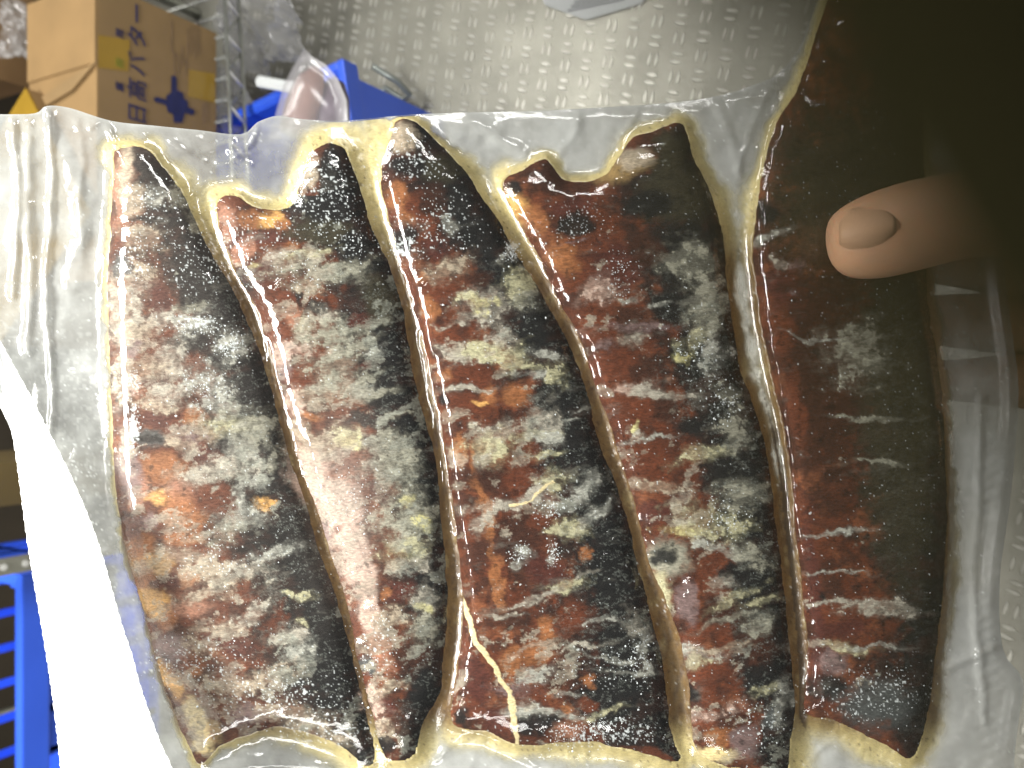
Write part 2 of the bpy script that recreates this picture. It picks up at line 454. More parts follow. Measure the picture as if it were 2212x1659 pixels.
FROST = [  # crisp ragged edges: frozen juice and ice under the film (key, x, y, rx, ry, degrees)
    ('H', 345, 423, 24, 16, 0), ('Q', 391, 433, 16, 28, -20), ('Q', 418, 486, 18, 20, 0), ('B', 312, 525, 44, 26, 0), ('B', 312, 592, 34, 26, 0), ('F', 266, 640, 38, 42, 0), ('Q', 398, 668, 28, 16, 0), ('F', 345, 694, 34, 22, 0),
    ('F', 266, 704, 34, 50, 0), ('B', 300, 720, 40, 24, 0), ('H', 420, 704, 60, 22, 0), ('H', 500, 744, 32, 32, 0), ('F', 372, 772, 30, 30, 0), ('B', 318, 792, 46, 22, -8), ('P', 279, 819, 18, 24, 0), ('F', 254, 780, 16, 60, 0),
    ('F', 368, 849, 38, 28, 0), ('B', 338, 877, 56, 12, 0), ('E', 472, 923, 62, 22, -10), ('V', 410, 941, 40, 22, 0), ('B', 386, 956, 30, 12, 0), ('H', 438, 836, 50, 36, 0), ('H', 470, 880, 46, 26, 20), ('H', 522, 976, 44, 26, -20),
    ('Q', 591, 994, 18, 24, 0), ('Q', 540, 930, 40, 40, 0), ('F', 443, 1021, 74, 18, -10), ('F', 500, 1010, 50, 24, 0), ('F', 275, 960, 14, 40, 0), ('A', 568, 1093, 20, 16, 10), ('H', 517, 1078, 18, 26, 0), ('H', 529, 1126, 36, 20, 0), ('H', 560, 1040, 34, 16, 0),
    ('Q', 483, 1155, 60, 16, -10), ('B', 382, 1202, 54, 18, 0), ('B', 463, 1243, 66, 26, 8), ('F', 541, 1232, 52, 20, 0), ('B', 430, 1285, 50, 14, 0), ('B', 467, 1361, 54, 12, -8), ('F', 541, 1327, 56, 15, -22), ('E', 649, 1287, 22, 9, 0), ('E', 656, 1350, 10, 10, 0),
    ('H', 653, 1404, 30, 22, 0), ('F', 620, 1380, 30, 12, 0), ('B', 575, 1463, 64, 20, -15), ('B', 626, 1544, 90, 20, 8), ('B', 500, 1478, 60, 18, 0), ('B', 690, 1585, 60, 22, 15), ('B', 420, 1400, 30, 18, 0), ('H', 600, 1190, 50, 14, -14),
    # second
    ('E', 666, 552, 50, 7, -14), ('Q', 633, 582, 66, 20, -14), ('Y', 547, 568, 9, 9, 0), ('F', 590, 560, 30, 20, 0), ('Q', 705, 598, 66, 22, -12), ('Q', 760, 575, 50, 10, -14), ('B', 672, 625, 30, 14, -10), ('E', 652, 702, 16, 14, 0), ('F', 698, 682, 34, 26, 0), ('Q', 712, 724, 60, 34, 0),
    ('P', 632, 752, 66, 14, 6), ('P', 600, 770, 20, 18, 0), ('Q', 721, 786, 46, 34, -10), ('H', 802, 759, 20, 18, 0), ('Q', 740, 840, 60, 26, -12), ('B', 662, 860, 44, 17, 0), ('Q', 800, 700, 50, 8, -16), ('Q', 780, 740, 46, 7, -16), ('P', 636, 870, 24, 30, 0),
    ('B', 640, 940, 30, 34, 0), ('B', 700, 962, 60, 24, 0), ('E', 750, 952, 30, 20, 0), ('Y', 756, 958, 22, 14, 0), ('Q', 840, 960, 30, 34, 0), ('Q', 868, 1000, 40, 50, 0), ('Q', 830, 1010, 34, 20, 0), ('Q', 890, 1120, 50, 60, 0), ('Q', 840, 1130, 34, 30, 0),
    ('Y', 908, 1138, 16, 18, 0), ('Y', 887, 1085, 14, 10, 0), ('E', 880, 1190, 40, 22, 0), ('F', 922, 1291, 24, 28, 0), ('Y', 922, 1315, 14, 11, 0), ('Q', 912, 1362, 40, 30, 0), ('B', 850, 1340, 30, 20, 0), ('P', 806, 1515, 24, 32, 0), ('B', 846, 1490, 26, 18, 0), ('F', 900, 1220, 36, 14, 0),
    ('Q', 800, 855, 50, 8, -16), ('Q', 850, 900, 40, 7, -16), ('B', 835, 1580, 26, 20, 0), ('Q', 800, 820, 40, 10, -16),
    # third
    ('B', 964, 576, 52, 18, -20), ('H', 972, 488, 20, 14, 0), ('F', 1044, 660, 58, 30, 0), ('Y', 1022, 660, 19, 13, 10), ('Y', 1064, 655, 10, 9, 0), ('E', 1000, 645, 26, 10, -15), ('F', 985, 690, 16, 12, 0), ('H', 1103, 545, 14, 18, 0), ('E', 1124, 616, 26, 34, 0), ('Q', 1140, 650, 26, 20, 0),
    ('F', 994, 764, 42, 16, 10), ('E', 1038, 752, 36, 10, -10), ('E', 1088, 768, 48, 24, 10), ('E', 1128, 788, 34, 9, 20), ('E', 1195, 808, 22, 20, 0), ('H', 1180, 770, 36, 10, 10), ('F', 1078, 724, 26, 18, 0), ('F', 1016, 838, 50, 6, -4), ('F', 952, 700, 18, 5, 0), ('H', 1150, 810, 20, 8, 0),
    ('F', 1062, 930, 52, 18, -6), ('E', 1056, 965, 50, 30, 0), ('F', 1040, 990, 24, 18, 0), ('F', 1175, 914, 30, 34, 0), ('E', 1135, 944, 56, 10, -8), ('E', 1190, 984, 34, 8, -12), ('H', 1180, 945, 30, 12, 0), ('F', 985, 995, 18, 13, 0),
    ('E', 1190, 1040, 34, 14, -20), ('F', 1150, 1072, 36, 10, -35), ('F', 1070, 1090, 60, 11, -4), ('H', 1270, 1040, 34, 20, -30), ('H', 1220, 1090, 44, 14, 10), ('E', 1226, 1140, 28, 17, 0), ('H', 1280, 1110, 50, 8, -35), ('F', 1040, 1125, 14, 30, 30), ('H', 1250, 1070, 16, 22, 0),
    ('H', 1124, 1195, 20, 16, 0), ('H', 1110, 1222, 12, 10, 0), ('H', 1197, 1196, 10, 22, 0), ('E', 1228, 1270, 44, 11, -14), ('F', 1150, 1298, 54, 7, -18), ('F', 1085, 1334, 40, 5, -8), ('F', 1270, 1245, 26, 5, -30), ('F', 1262, 1395, 54, 5, -12), ('H', 1320, 1420, 50, 5, 8), ('F', 1150, 1398, 50, 4, -22),
    ('H', 1150, 1467, 50, 14, -8), ('V', 1110, 1490, 40, 16, 0), ('H', 1360, 1450, 60, 5, 5), ('H', 1390, 1400, 16, 40, -10), ('H', 1235, 1500, 26, 5, 0), ('F', 1370, 1350, 14, 26, 0), ('H', 1300, 1345, 40, 4, -10), ('H', 1200, 1545, 80, 8, 0), ('H', 1130, 1540, 30, 14, 0), ('E', 1310, 1540, 40, 6, -12),
    ('H', 1270, 880, 22, 4, -20), ('H', 1230, 905, 30, 4, 0),
    # fourth
    ('P', 1289, 628, 34, 28, -20), ('H', 1359, 645, 20, 6, 0), ('V', 1395, 707, 56, 9, 0), ('H', 1430, 660, 20, 4, 0), ('F', 1368, 737, 34, 14, 0), ('Y', 1478, 773, 26, 11, -10), ('Q', 1521, 650, 34, 44, 0), ('Q', 1510, 700, 34, 30, 0), ('E', 1500, 730, 34, 14, -20), ('V', 1240, 520, 30, 4, -15),
    ('V', 1310, 745, 12, 14, 0), ('H', 1540, 760, 26, 40, 0), ('Q', 1480, 560, 50, 30, 0), ('P', 1350, 838, 34, 10, 0), ('F', 1452, 850, 50, 8, 8), ('F', 1400, 842, 36, 14, 0), ('H', 1398, 953, 56, 4, -6), ('F', 1378, 940, 14, 14, 0), ('Y', 1378, 922, 6, 10, 0), ('E', 1509, 978, 54, 15, -16), ('Q', 1585, 930, 34, 34, 0),
    ('Q', 1570, 850, 30, 20, 0), ('B', 1428, 1050, 54, 12, 5), ('E', 1530, 1125, 70, 34, 10), ('Y', 1459, 1150, 36, 11, 0), ('Q', 1600, 1060, 50, 30, 0), ('H', 1560, 1190, 50, 12, 20), ('F', 1470, 1090, 14, 34, 0), ('E', 1600, 1290, 60, 10, -25), ('Q', 1580, 1340, 70, 8, -14), ('F', 1560, 1262, 26, 12, 0), ('Q', 1620, 1200, 50, 20, 20),
    ('H', 1486, 1412, 54, 16, 8), ('B', 1560, 1400, 60, 7, -8), ('E', 1500, 1430, 30, 10, 0), ('P', 1534, 1543, 54, 10, -20), ('H', 1690, 1513, 20, 44, 0), ('E', 1650, 1490, 26, 10, -20), ('Q', 1640, 1350, 44, 14, -20), ('E', 1650, 1300, 40, 8, -20),
    # fifth
    ('F', 1693, 562, 15, 15, 0), ('H', 1670, 520, 50, 8, -20), ('V', 1730, 570, 20, 16, 0), ('Q', 1850, 760, 60, 60, 0), ('H', 1760, 730, 60, 4, 6), ('F', 1830, 1305, 90, 6, 4), ('F', 1905, 1318, 80, 15, 5), ('E', 1830, 1402, 60, 8, 6), ('F', 1740, 1395, 40, 7, 0),
    ('H', 1820, 1150, 70, 5, -4), ('H', 1800, 1240, 70, 4, 0), ('H', 1890, 1400, 60, 5, 0), ('Q', 1900, 1000, 60, 6, 0), ('Q', 1880, 900, 70, 6, 0), ('V', 1710, 640, 12, 12, 0),
]
# loose ice grains: dense white powder
POWDER = [(440, 560, 120, 90, .55), (330, 440, 70, 60, .5), (700, 420, 80, 110, .75), (880, 350, 90, 60, .6), (950, 480, 130, 90, .45), (878, 540, 34, 40, 1.0), (430, 705, 70, 26, .9), (500, 745, 40, 34, .9),
          (291, 926, 16, 56, 1.6), (280, 820, 24, 30, .9), (440, 840, 60, 50, .6), (480, 1180, 130, 90, .35), (420, 1430, 120, 70, .6), (600, 1500, 200, 70, .6), (700, 1580, 120, 40, .8), (1310, 1580, 130, 40, .9), (1220, 1590, 60, 30, .6),
          (1300, 1450, 120, 60, .3), (1880, 1500, 130, 70, .75), (1240, 480, 60, 40, .5), (1340, 590, 40, 60, .35), (1500, 760, 60, 60, .4), (1104, 545, 24, 26, 1.0), (760, 520, 60, 60, .5), (560, 500, 120, 70, .5), (1190, 1100, 50, 40, .6), (1560, 860, 50, 60, .5),
          (1124, 1195, 24, 24, .7), (1197, 1196, 14, 26, .8), (820, 1400, 60, 120, .4), (1640, 1560, 80, 60, .4), (760, 1090, 60, 60, .3), (1560, 1120, 60, 50, .35), (300, 560, 50, 60, .6), (1380, 1420, 30, 70, .5), (660, 620, 80, 60, .3)]
# narrow seams of fat
VEIN = [([(998, 1286), (1012, 1330), (1024, 1378), (1058, 1418), (1086, 1480), (1104, 1520), (1112, 1545), (1110, 1610)], 6.5),
        ([(1196, 1040), (1160, 1062), (1140, 1084), (1100, 1092)], 3)]


def ellipse(x, y, e):
    a = R_deg(e[5])
    dx, dy = x - e[1], y - e[2]
    ca, sa = math.cos(a), math.sin(a)
    return np.sqrt(((dx * ca + dy * sa) / e[3]) ** 2 + ((-dx * sa + dy * ca) / e[4]) ** 2)


def R_deg(d): return d * math.pi / 180


def window(e, m=1.7):
    r = max(e[3], e[4]) * m + 24
    return (slice(max(0, int((e[2] - r - Y0) / ST)), min(NY, int((e[2] + r - Y0) / ST) + 1)),
            slice(max(0, int((e[1] - r - X0) / ST)), min(NX, int((e[1] + r - X0) / ST) + 1)))


n_big = fbm(gx, gy, 90, 11)
n_mid = fbm(gx, gy, 34, 31, 5, .6)
n_fine = fbm(gx, gy, 12, 51, 4, .65)
n_strk = fbm(gx * 0.35 + gy * 0.07, gy * 1.25 + gx * 0.28, 22, 71, 5, .6)   # streaks across the body
wx = fbm(gx, gy, 50, 91, 5, .6) * 17
wy = fbm(gx, gy, 50, 131, 5, .6) * 12

# width coordinate inside each body for the base gradient (browned flank on the left, charred back on the right)
WU = np.zeros((NY, NX), np.float32)
for f, s in zip(FISH, SD):
    inside = s > -6
    lft = np.where(s > 0, gx, 1e9).min(1)
    rgt = np.where(s > 0, gx, -1e9).max(1)
    uu = (gx - lft[:, None]) / np.maximum(rgt - lft, 20)[:, None]
    WU = np.where(inside, np.clip(uu, 0, 1), WU)

COL = np.empty((NY, NX, 3), np.float32)
f_k = sstep(0.44, 0.70, WU + 0.26 * sstep(560, 400, gy) * (FID < 3) + 0.16 * n_mid + 0.1 * n_big)
base = PAL['R'][None, None] * (1 - f_k[..., None]) + PAL['K'][None, None] * f_k[..., None]
dk = sstep(-0.5, 0.6, n_mid + 0.5 * n_strk)[..., None]
COL[:] = base * (1 - 0.75 * dk) + srgb(58, 38, 30) * 0.75 * dk
mot = fbm(gx, gy, 52, 221, 5, .62)
ora = (sstep(0.0, 0.8, mot) * (1 - f_k) * 0.8)[..., None]
COL = COL * (1 - ora) + srgb(138, 84, 54) * ora
KM = np.zeros((NY, NX), np.float32)
for e in SKIN:
    w_ = window(e)
    r = ellipse(gx[w_] + wx[w_], gy[w_] + wy[w_], e)
    a = 1 - sstep(0.55, 1.25, r + 0.16 * n_fine[w_] + 0.16 * n_strk[w_])
    COL[w_] = COL[w_] * (1 - a[..., None] * 0.93) + PAL[e[0]] * a[..., None] * 0.93
    KM[w_] = np.maximum(KM[w_], a) if e[0] == 'K' else KM[w_] * (1 - a)
# fibres and mottling of the skin
COL *= (1 + 0.22 * n_fine + 0.22 * n_strk)[..., None].clip(0.35, 1.7)
dsp = sstep(0.62, 0.9, fbm(gx, gy, 18, 205, 4, .6))[..., None]
COL = COL * (1 - 0.5 * dsp)

RELIEF = 1.2 * n_fine + 1.5 * n_strk
WET = np.ones((NY, NX), np.float32)
thin = fbm(gx * 0.5 + gy * 0.1, gy * 1.2 + gx * 0.2, 30, 311, 6, .68)
rag = fbm(gx, gy, 20, 351, 5, .72)
ICE = np.zeros((NY, NX), np.float32)
for e in FROST:
    w_ = window(e, 2.0)
    r = ellipse(gx[w_] + wx[w_] * 1.2, gy[w_] + wy[w_] * 1.2, e)
    small = min(e[3], e[4]) < 9
    fld = 1.0 - r + (0.26 if small else 0.62) * rag[w_] + (0.12 if small else 0.42) * thin[w_]
    a = sstep(-0.05, 0.12, fld)
    halo = sstep(-0.75, 0.05, fld) * 0.26 * (1 - a)
    inner = sstep(0.1, 0.9, fld)
    op = (0.42 + 0.52 * sstep(-0.5, 0.6, n_fine[w_] + n_strk[w_] + 0.5 * n_mid[w_])) * a + halo
    rim = np.exp(-((fld - 0.07) / 0.06) ** 2)
    c = PAL[e[0]] * (0.86 + 0.22 * rim + 0.12 * inner + 0.16 * rag[w_])[..., None].clip(0.4, 1.4)
    op = op[..., None]
    COL[w_] = COL[w_] * (1 - op) + c * op
    ICE[w_] = np.maximum(ICE[w_], a)
    RELIEF[w_] += 1.6 * a * (0.6 + 0.4 * rag[w_])
# filmy veil of ice between the patches
veil = sstep(0.25, 0.95, thin + 0.35 * n_big - 0.1) * 0.42 * (SDM > 0)
veil *= np.where(FID == 4, 0.45, 1) * np.where((FID == 2) | (FID == 3), 0.62, 1) * (1 - 0.6 * sstep(520, 380, gy))
COL = COL * (1 - veil[..., None]) + srgb(150, 148, 136) * veil[..., None]
# lacy skins of ice: dense on the two left bodies, thin on the others
lace = fbm(gx * 0.8 + gy * 0.12, gy * 1.15 + gx * 0.2, 44, 811, 7, .66)
lace2 = np.abs(fbm(gx * 0.7 + gy * 0.1, gy * 1.3 + gx * 0.3, 26, 851, 6, .62))
amt = np.choose(FID, [0.20, 0.24, 0.02, -0.02, -0.34]) - 0.12 * sstep(.55, .85, WU) * (FID != 1) - 0.34 * sstep(640, 420, gy) + 0.1 * sstep(1300, 1500, gy)
fl = lace + amt - 0.42 - 0.75 * KM
al = sstep(-0.02, 0.10, fl) * (0.35 + 0.4 * sstep(-.5, .6, n_fine + n_strk))
lc = (srgb(168, 160, 142)[None, None] * (1 - f_k[..., None]) + srgb(156, 158, 144)[None, None] * f_k[..., None])
lc = lc * (0.9 + 0.25 * np.exp(-((fl - 0.06) / 0.05) ** 2) + 0.14 * rag)[..., None].clip(.4, 1.4)
al = (al * (SDM > 0))[..., None]
COL = COL * (1 - al) + lc * al
th = (1 - sstep(0.015, 0.07, lace2)) * 0.42 * (SDM > 0) * sstep(0.35, 0.7, WU + 0.2 * n_big) * sstep(500, 700, gy) * np.where(FID == 4, .4, 1)
COL = COL * (1 - th[..., None]) + srgb(150, 156, 146) * th[..., None]
for pts, wd in VEIN:
    d, _ = polydist(spline(pts, False, 6), gx + wx * 0.5, gy, False)
    a = (1 - sstep(wd * 0.8, wd * 1.15, d + 2.0 * n_fine))[..., None]
    COL = COL * (1 - a) + srgb(214, 198, 152) * a
    RELIEF += 4 * a[..., 0]
# washed-out sheen of frost on the left bodies: colder, thinner film
wash = sstep(800, 250, gx)[..., None] * 0.10 + (np.exp(-((gx - 745) / 70) ** 2 - ((gy - 1080) / 190) ** 2) * 0.35)[..., None]
COL = COL * (1 - wash) + srgb(206, 190, 178) * wash
g1 = vnoise(gx / 3.1, gy / 3.1, 401)
g2 = vnoise(gx / 5.3 + 40, gy / 5.3, 402)
g3 = vnoise(gx / 2.2, gy / 2.2 + 9, 403)
den = np.full((NY, NX), 0.055, np.float32)
for e in POWDER:
    w_ = window((0,) + e[:4], 2)
    r = ellipse(gx[w_] + wx[w_], gy[w_] + wy[w_], ('', e[0], e[1], e[2], e[3], 0))
    den[w_] = np.maximum(den[w_], e[4] * (1 - sstep(0.3, 1.3, r + 0.3 * rag[w_])))
den = np.maximum(den, 0.42 * sstep(560, 800, gy) * (gx < 262) * sstep(-0.4, 0.5, n_big + 0.5 * n_mid))
gr = np.maximum(sstep(1.0 - 0.16 * np.sqrt(den), 1.04 - 0.16 * np.sqrt(den), g1 + 0.07 * rag), sstep(1.0 - 0.2 * den ** .8, 1.05 - 0.2 * den ** .8, g2 + 0.10 * rag) * (den > .3))
gr = np.maximum(gr, sstep(1.03 - 0.5 * den, 1.13 - 0.5 * den, g2 * 0.6 + g3 * 0.4) * (den > 0.8))
GR = gr
PEPPER = GR
lum = COL.mean(-1, keepdims=True)
COL = (lum + (COL - lum) * 1.0).clip(0.004, 1)
COL = (COL * (0.64 + 0.26 * sstep(0.08, 0.42, lum))).clip(0, 0.85)
COLF = COL * (1 - 0.8 * GR[..., None]) + srgb(208, 214, 212) * 0.8 * GR[..., None]

# ---- the fat around and between the bodies
BANDS = [(240, 420, 8), (234, 800, 7), (245, 1100, 6), (290, 1300, 6), (360, 1520, 8), (250, 305, 26), (330, 310, 24), (420, 420, 36), (520, 400, 28), (610, 300, 36), (640, 280, 40),
         (760, 330, 54), (800, 300, 60), (860, 250, 8), (950, 280, 16), (1060, 360, 28), (1150, 340, 16), (1250, 360, 16), (1330, 290, 26), (1450, 250, 22),
         (1560, 350, 22), (1600, 400, 32), (1650, 300, 22), (1700, 200, 20), (1800, 20, 16), (1990, 300, 16), (420, 1660, 10), (560, 1610, 26), (700, 1640, 34), (840, 1660, 40), (960, 1600, 36), (1100, 1620, 26), (1280, 1640, 34), (1400, 1650, 40),
         (1530, 1660, 30), (1740, 1560, 50), (1850, 1600, 46), (1960, 1660, 34), (2060, 1000, 16), (2050, 600, 16), (2040, 1400, 22)]
num = 0
dn = 0
for bx_, by_, bw in BANDS:
    q = 1 / (((gx - bx_) ** 2 + (gy - by_) ** 2) / 900 + 1) ** 2
    num = num + q * bw
    dn = dn + q
band = num / dn * 1.25
dist = np.maximum(-SDM, 0)
FATA = 1 - sstep(-0.55, 0.45, (dist - band + 9 * n_mid + 12 * np.clip(n_big, -1, .6) * sstep(14, 24, band)) / np.maximum(band, 10))
top_k = sstep(620, 420, gy)
bot_k = sstep(1530, 1620, gy)
fat_y = srgb(214, 198, 138)
fat_t = srgb(122, 96, 54)
ky = np.clip(top_k + bot_k + (gx < 262) * 0.8, 0, 1)[..., None]
COLT = fat_t * (1 - ky) + fat_y * ky
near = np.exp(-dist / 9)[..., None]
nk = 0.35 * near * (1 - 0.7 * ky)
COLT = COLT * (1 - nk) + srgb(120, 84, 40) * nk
st2 = sstep(-0.2, 0.6, fbm(gx * 1.6 + gy * 0.45, gy * 0.22, 18, 501, 5, .62))[..., None]
COLT = COLT * (1 - 0.6 * st2 * (1 - ky)) + srgb(84, 58, 30) * 0.6 * st2 * (1 - ky)
stn = sstep(0.35, 0.8, fbm(gx, gy * 0.6, 26, 541, 5, .6))[..., None]
COLT = COLT * (1 - 0.4 * stn) + srgb(176, 160, 112) * 0.4 * stn
spk = sstep(0.93, 0.96, vnoise(gx / 4, gy / 6, 561))[..., None] * 0.6
COLT = COLT * (1 - spk) + srgb(70, 46, 26) * spk
FATA = np.maximum(FATA, GAPK)
far = (sstep(0.2, 1.1, dist / np.maximum(band, 8)) * (1 - GAPK))[..., None]
gap_shade = (GAPK * (SD[4] + 4 > SD[3]) * sstep(430, 600, gy) * sstep(-60, -30, SD[4]))[..., None] * 0.8
COLT = COLT * (1 - gap_shade) + srgb(62, 46, 30) * gap_shade  # shadow on the right half of this gap, painted into the fat colour
COLT = COLT * (1 - 0.45 * far) + srgb(222, 220, 190) * 0.45 * far
COLT *= (0.80 + 0.10 * n_mid + 0.06 * n_fine)[..., None]
shade = ((gx > 1500) & (gy < 700))[..., None]
COLT = COLT * (1 - 0.6 * GR[..., None]) + srgb(226, 226, 216) * 0.6 * GR[..., None]
#PAINT-END

# ------------------------------------------------------------------ the bag, its film heights
BAGP = spline([(-100, 250), (0, 247), (75, 245), (100, 229), (150, 233), (240, 261), (330, 271), (430, 281), (520, 290), (556, 264), (600, 250), (650, 257), (740, 261), (880, 248), (1000, 243),
               (1150, 240), (1300, 232), (1450, 222), (1560, 205), (1630, 182), (1680, 160), (1728, 100), (1760, 10), (1810, -90), (1890, -140), (1990, -110), (2070, 40), (2130, 320), (2160, 520), (2184, 700),
               (2200, 830), (2196, 940), (2180, 1100), (2160, 1250), (2166, 1400), (2210, 1470), (2200, 1560), (2190, 1660), (2190, 1800), (1600, 1810), (900, 1805), (180, 1800),
               (150, 1660), (104, 1400), (60, 1150), (24, 930), (-60, 780), (-100, 600)], True, 4)
BSD = sdf_grid(BAGP, 60)

fat_h = (SURF + 1.5) * (1 - 0.88 * (1 - GAPK) * sstep(0.0, 1.1, dist / np.maximum(band, 8)))
cont = np.maximum(FISH_H, fat_h * FATA)
film = np.maximum(blur(cont, 4), cont + 0.6)
film = np.maximum(blur(film, 3), cont) + 2.4
outk = (1 - FATA) * (SDM < 0)
rid = 1 - np.abs(fbm(gx * 1.0 + gy * 0.25, gy * 0.5, 120, 601, 3))
rid2 = 1 - np.abs(fbm(gx * 0.4 + 0.2 * gy, gy * 1.2, 70, 641, 3))
wr = outk * 0.75 * (6 * sstep(0.3, 1.0, rid) + 3 * sstep(0.4, 1.0, rid2) + 2.5 * n_big)
CREASE = [([(1660, 690), (1690, 860), (1708, 1000), (1722, 1120), (1748, 1290)], 12, 9), ([(968, 920), (990, 1060), (1008, 1180), (1030, 1330)], 14, 9), ([(672, 960), (700, 1060), (748, 1180), (790, 1290)], 18, 9), ([(1488, 1260), (1494, 1320), (1500, 1376)], 11, 10), ([(918, 700), (930, 760)], 8, 4), ([(590, 620), (612, 606), (640, 596)], 6, 5),
          ([(64, 250), (60, 420), (66, 600), (60, 760)], 13, 8), ([(105, 240), (112, 420), (100, 620), (112, 840), (105, 960)], 9, 7), ([(30, 260), (40, 460), (26, 640)], 9, 8), ([(168, 262), (180, 340), (170, 430), (176, 520)], 9, 3),
          ([(196, 276), (228, 262), (240, 300), (262, 340)], 8, 6), ([(150, 330), (170, 480), (150, 620)], 22, 6), ([(405, 446), (420, 410), (452, 392), (500, 386)], 6, 7), ([(556, 266), (540, 310), (505, 340), (470, 350)], 6, 7), ([(500, 296), (500, 330), (540, 356)], 7, 5),
          ([(430, 330), (480, 322), (520, 340)], 6, 4), ([(372, 300), (400, 330), (440, 350)], 8, 4), ([(1010, 250), (1080, 300), (1130, 330)], 14, 5), ([(1250, 236), (1240, 290), (1200, 340)], 10, 4), ([(1380, 235), (1345, 300), (1335, 340)], 8, 5),
          ([(1540, 215), (1580, 300), (1600, 380)], 12, 4), ([(1680, 165), (1620, 280), (1596, 370)], 8, 4), ([(330, 1655), (430, 1662), (620, 1652), (760, 1664)], 10, 6), ([(940, 1640), (1000, 1590), (1080, 1610), (1160, 1650)], 9, 5),
          ([(984, 1540), (1000, 1500), (1030, 1530)], 7, 7), ([(1750, 1640), (1800, 1600), (1860, 1625)], 7, 4), ([(1300, 1190), (1345, 1205), (1368, 1265), (1345, 1320)], 5, 4), ([(1310, 1140), (1332, 1160)], 6, 5),
          ([(600, 608), (620, 600), (640, 594)], 5, 7), ([(1655, 540), (1664, 528), (1672, 518)], 5, 6), ([(940, 592), (912, 612)], 6, 6), ([(576, 740), (584, 800), (600, 880)], 5, 4), ([(905, 720), (930, 860), (955, 1000), (980, 1160)], 4, 5),
          ([(1216, 1490), (1230, 1300)], 1, 0), ([(2042, 900), (2050, 1100), (2040, 1400)], 8, 7), ([(2120, 860), (2112, 1100), (2106, 1300), (2130, 1560)], 10, 6), ([(2030, 1450), (2100, 1420), (2160, 1400)], 10, 6), ([(1436, 1270), (1442, 1310)], 5, 5)]
for pts, wd, am in CREASE:
    sp = spline(pts, False, 5)
    lo = sp.min(0) - 50; hi = sp.max(0) + 50
    w_ = (slice(max(0, int((lo[1] - Y0) / ST)), min(NY, int((hi[1] - Y0) / ST))), slice(max(0, int((lo[0] - X0) / ST)), min(NX, int((hi[0] - X0) / ST))))
    d, _ = polydist(sp, gx[w_] + 0.25 * wx[w_], gy[w_] + .25 * wy[w_], False)
    wr[w_] += am * np.exp(-(d / wd) ** 2)
beads = (1.5 * np.sin(gy / 6.5 + 3.5 * n_big + gx * 0.02) * np.exp(-np.maximum(SDM, 0) / 34) + 0.8 * n_strk + 3.4 * n_mid) * (SDM > 0)
emb = (gx > 2118 - (gy - 1100) * 0.02) & (gx < 2176) & (gy > 800)
wr += emb * 0.9 * np.sin((gx + gy) / 2.6) * np.sin((gx - gy) / 2.6) + emb * 0.7 * np.sin((gy + 0.5 * gx) / 4.0)
FILM = film + wr + 0.5 * beads + 0.25 * n_fine * outk
FILM = np.maximum(FILM, cont + 1.6 * (SDM > -30)) * sstep(-4, 26, BSD) + 0.2

MILK = np.zeros((NY, NX), np.float32) + 0.52
for mx_, my_, rr, mv in [(40, 420, 120, .80), (150, 420, 90, .62), (120, 700, 120, .62), (120, 1000, 120, .5), (230, 1250, 90, .46), (300, 1500, 90, .44), (480, 350, 70, .30), (560, 330, 50, .32), (450, 400, 40, .40), (800, 300, 50, .45), (1050, 300, 90, .84), (1230, 300, 110, .88),
                         (1330, 300, 70, .84), (1550, 300, 60, .72), (1600, 360, 50, .92), (1680, 200, 60, .40), (2110, 1000, 100, .9), (2100, 1400, 110, .95), (2110, 600, 170, .22), (2000, 250, 140, .2), (600, 1660, 200, .7), (1100, 1650, 200, .8), (1800, 1650, 200, .8), (2080, 1600, 90, .75)]:
    a = np.exp(-((gx - mx_) ** 2 + (gy - my_) ** 2) / rr ** 2)
    MILK = MILK * (1 - a) + mv * a
blot = fbm(gx, gy, 60, 701, 6, .62)
drop = sstep(0.72, 0.8, vnoise(gx / 7, gy / 7, 707)) * sstep(560, 760, gy) * (gx < 260)
MILK = MILK + outk * (0.16 * blot + 0.20 * drop + 0.10 * sstep(0.3, 0.9, rag) + 0.16 * sstep(700, 900, gy) * sstep(0.0, 0.8, blot) * (gx < 330))
MILK += outk * 0.3 * np.exp(-np.abs(BSD) / 3.0)
MILK = np.where(outk > 0.02, MILK * outk + 0.012 * (1 - outk), 0.012)
GRO = GR * outk
MILK = np.clip(MILK + 0.7 * GRO, 0, 0.97)
COLM = np.ones((NY, NX, 3), np.float32) * srgb(206, 208, 204)
COLM = COLM * (1 + 0.08 * blot)[..., None]
COLM = COLM * (1 - GRO[..., None]) + srgb(236, 240, 238) * GRO[..., None]

UN = D / FOC


def loc3(x, y, h):
    dep = D - h * UN
    return np.stack([(x - 1106) / FOC * dep, (829.5 - y) / FOC * dep, h * UN], -1)


BAGM = Matrix.Translation(CAM_POS + F_ * D) @ M3.to_4x4()


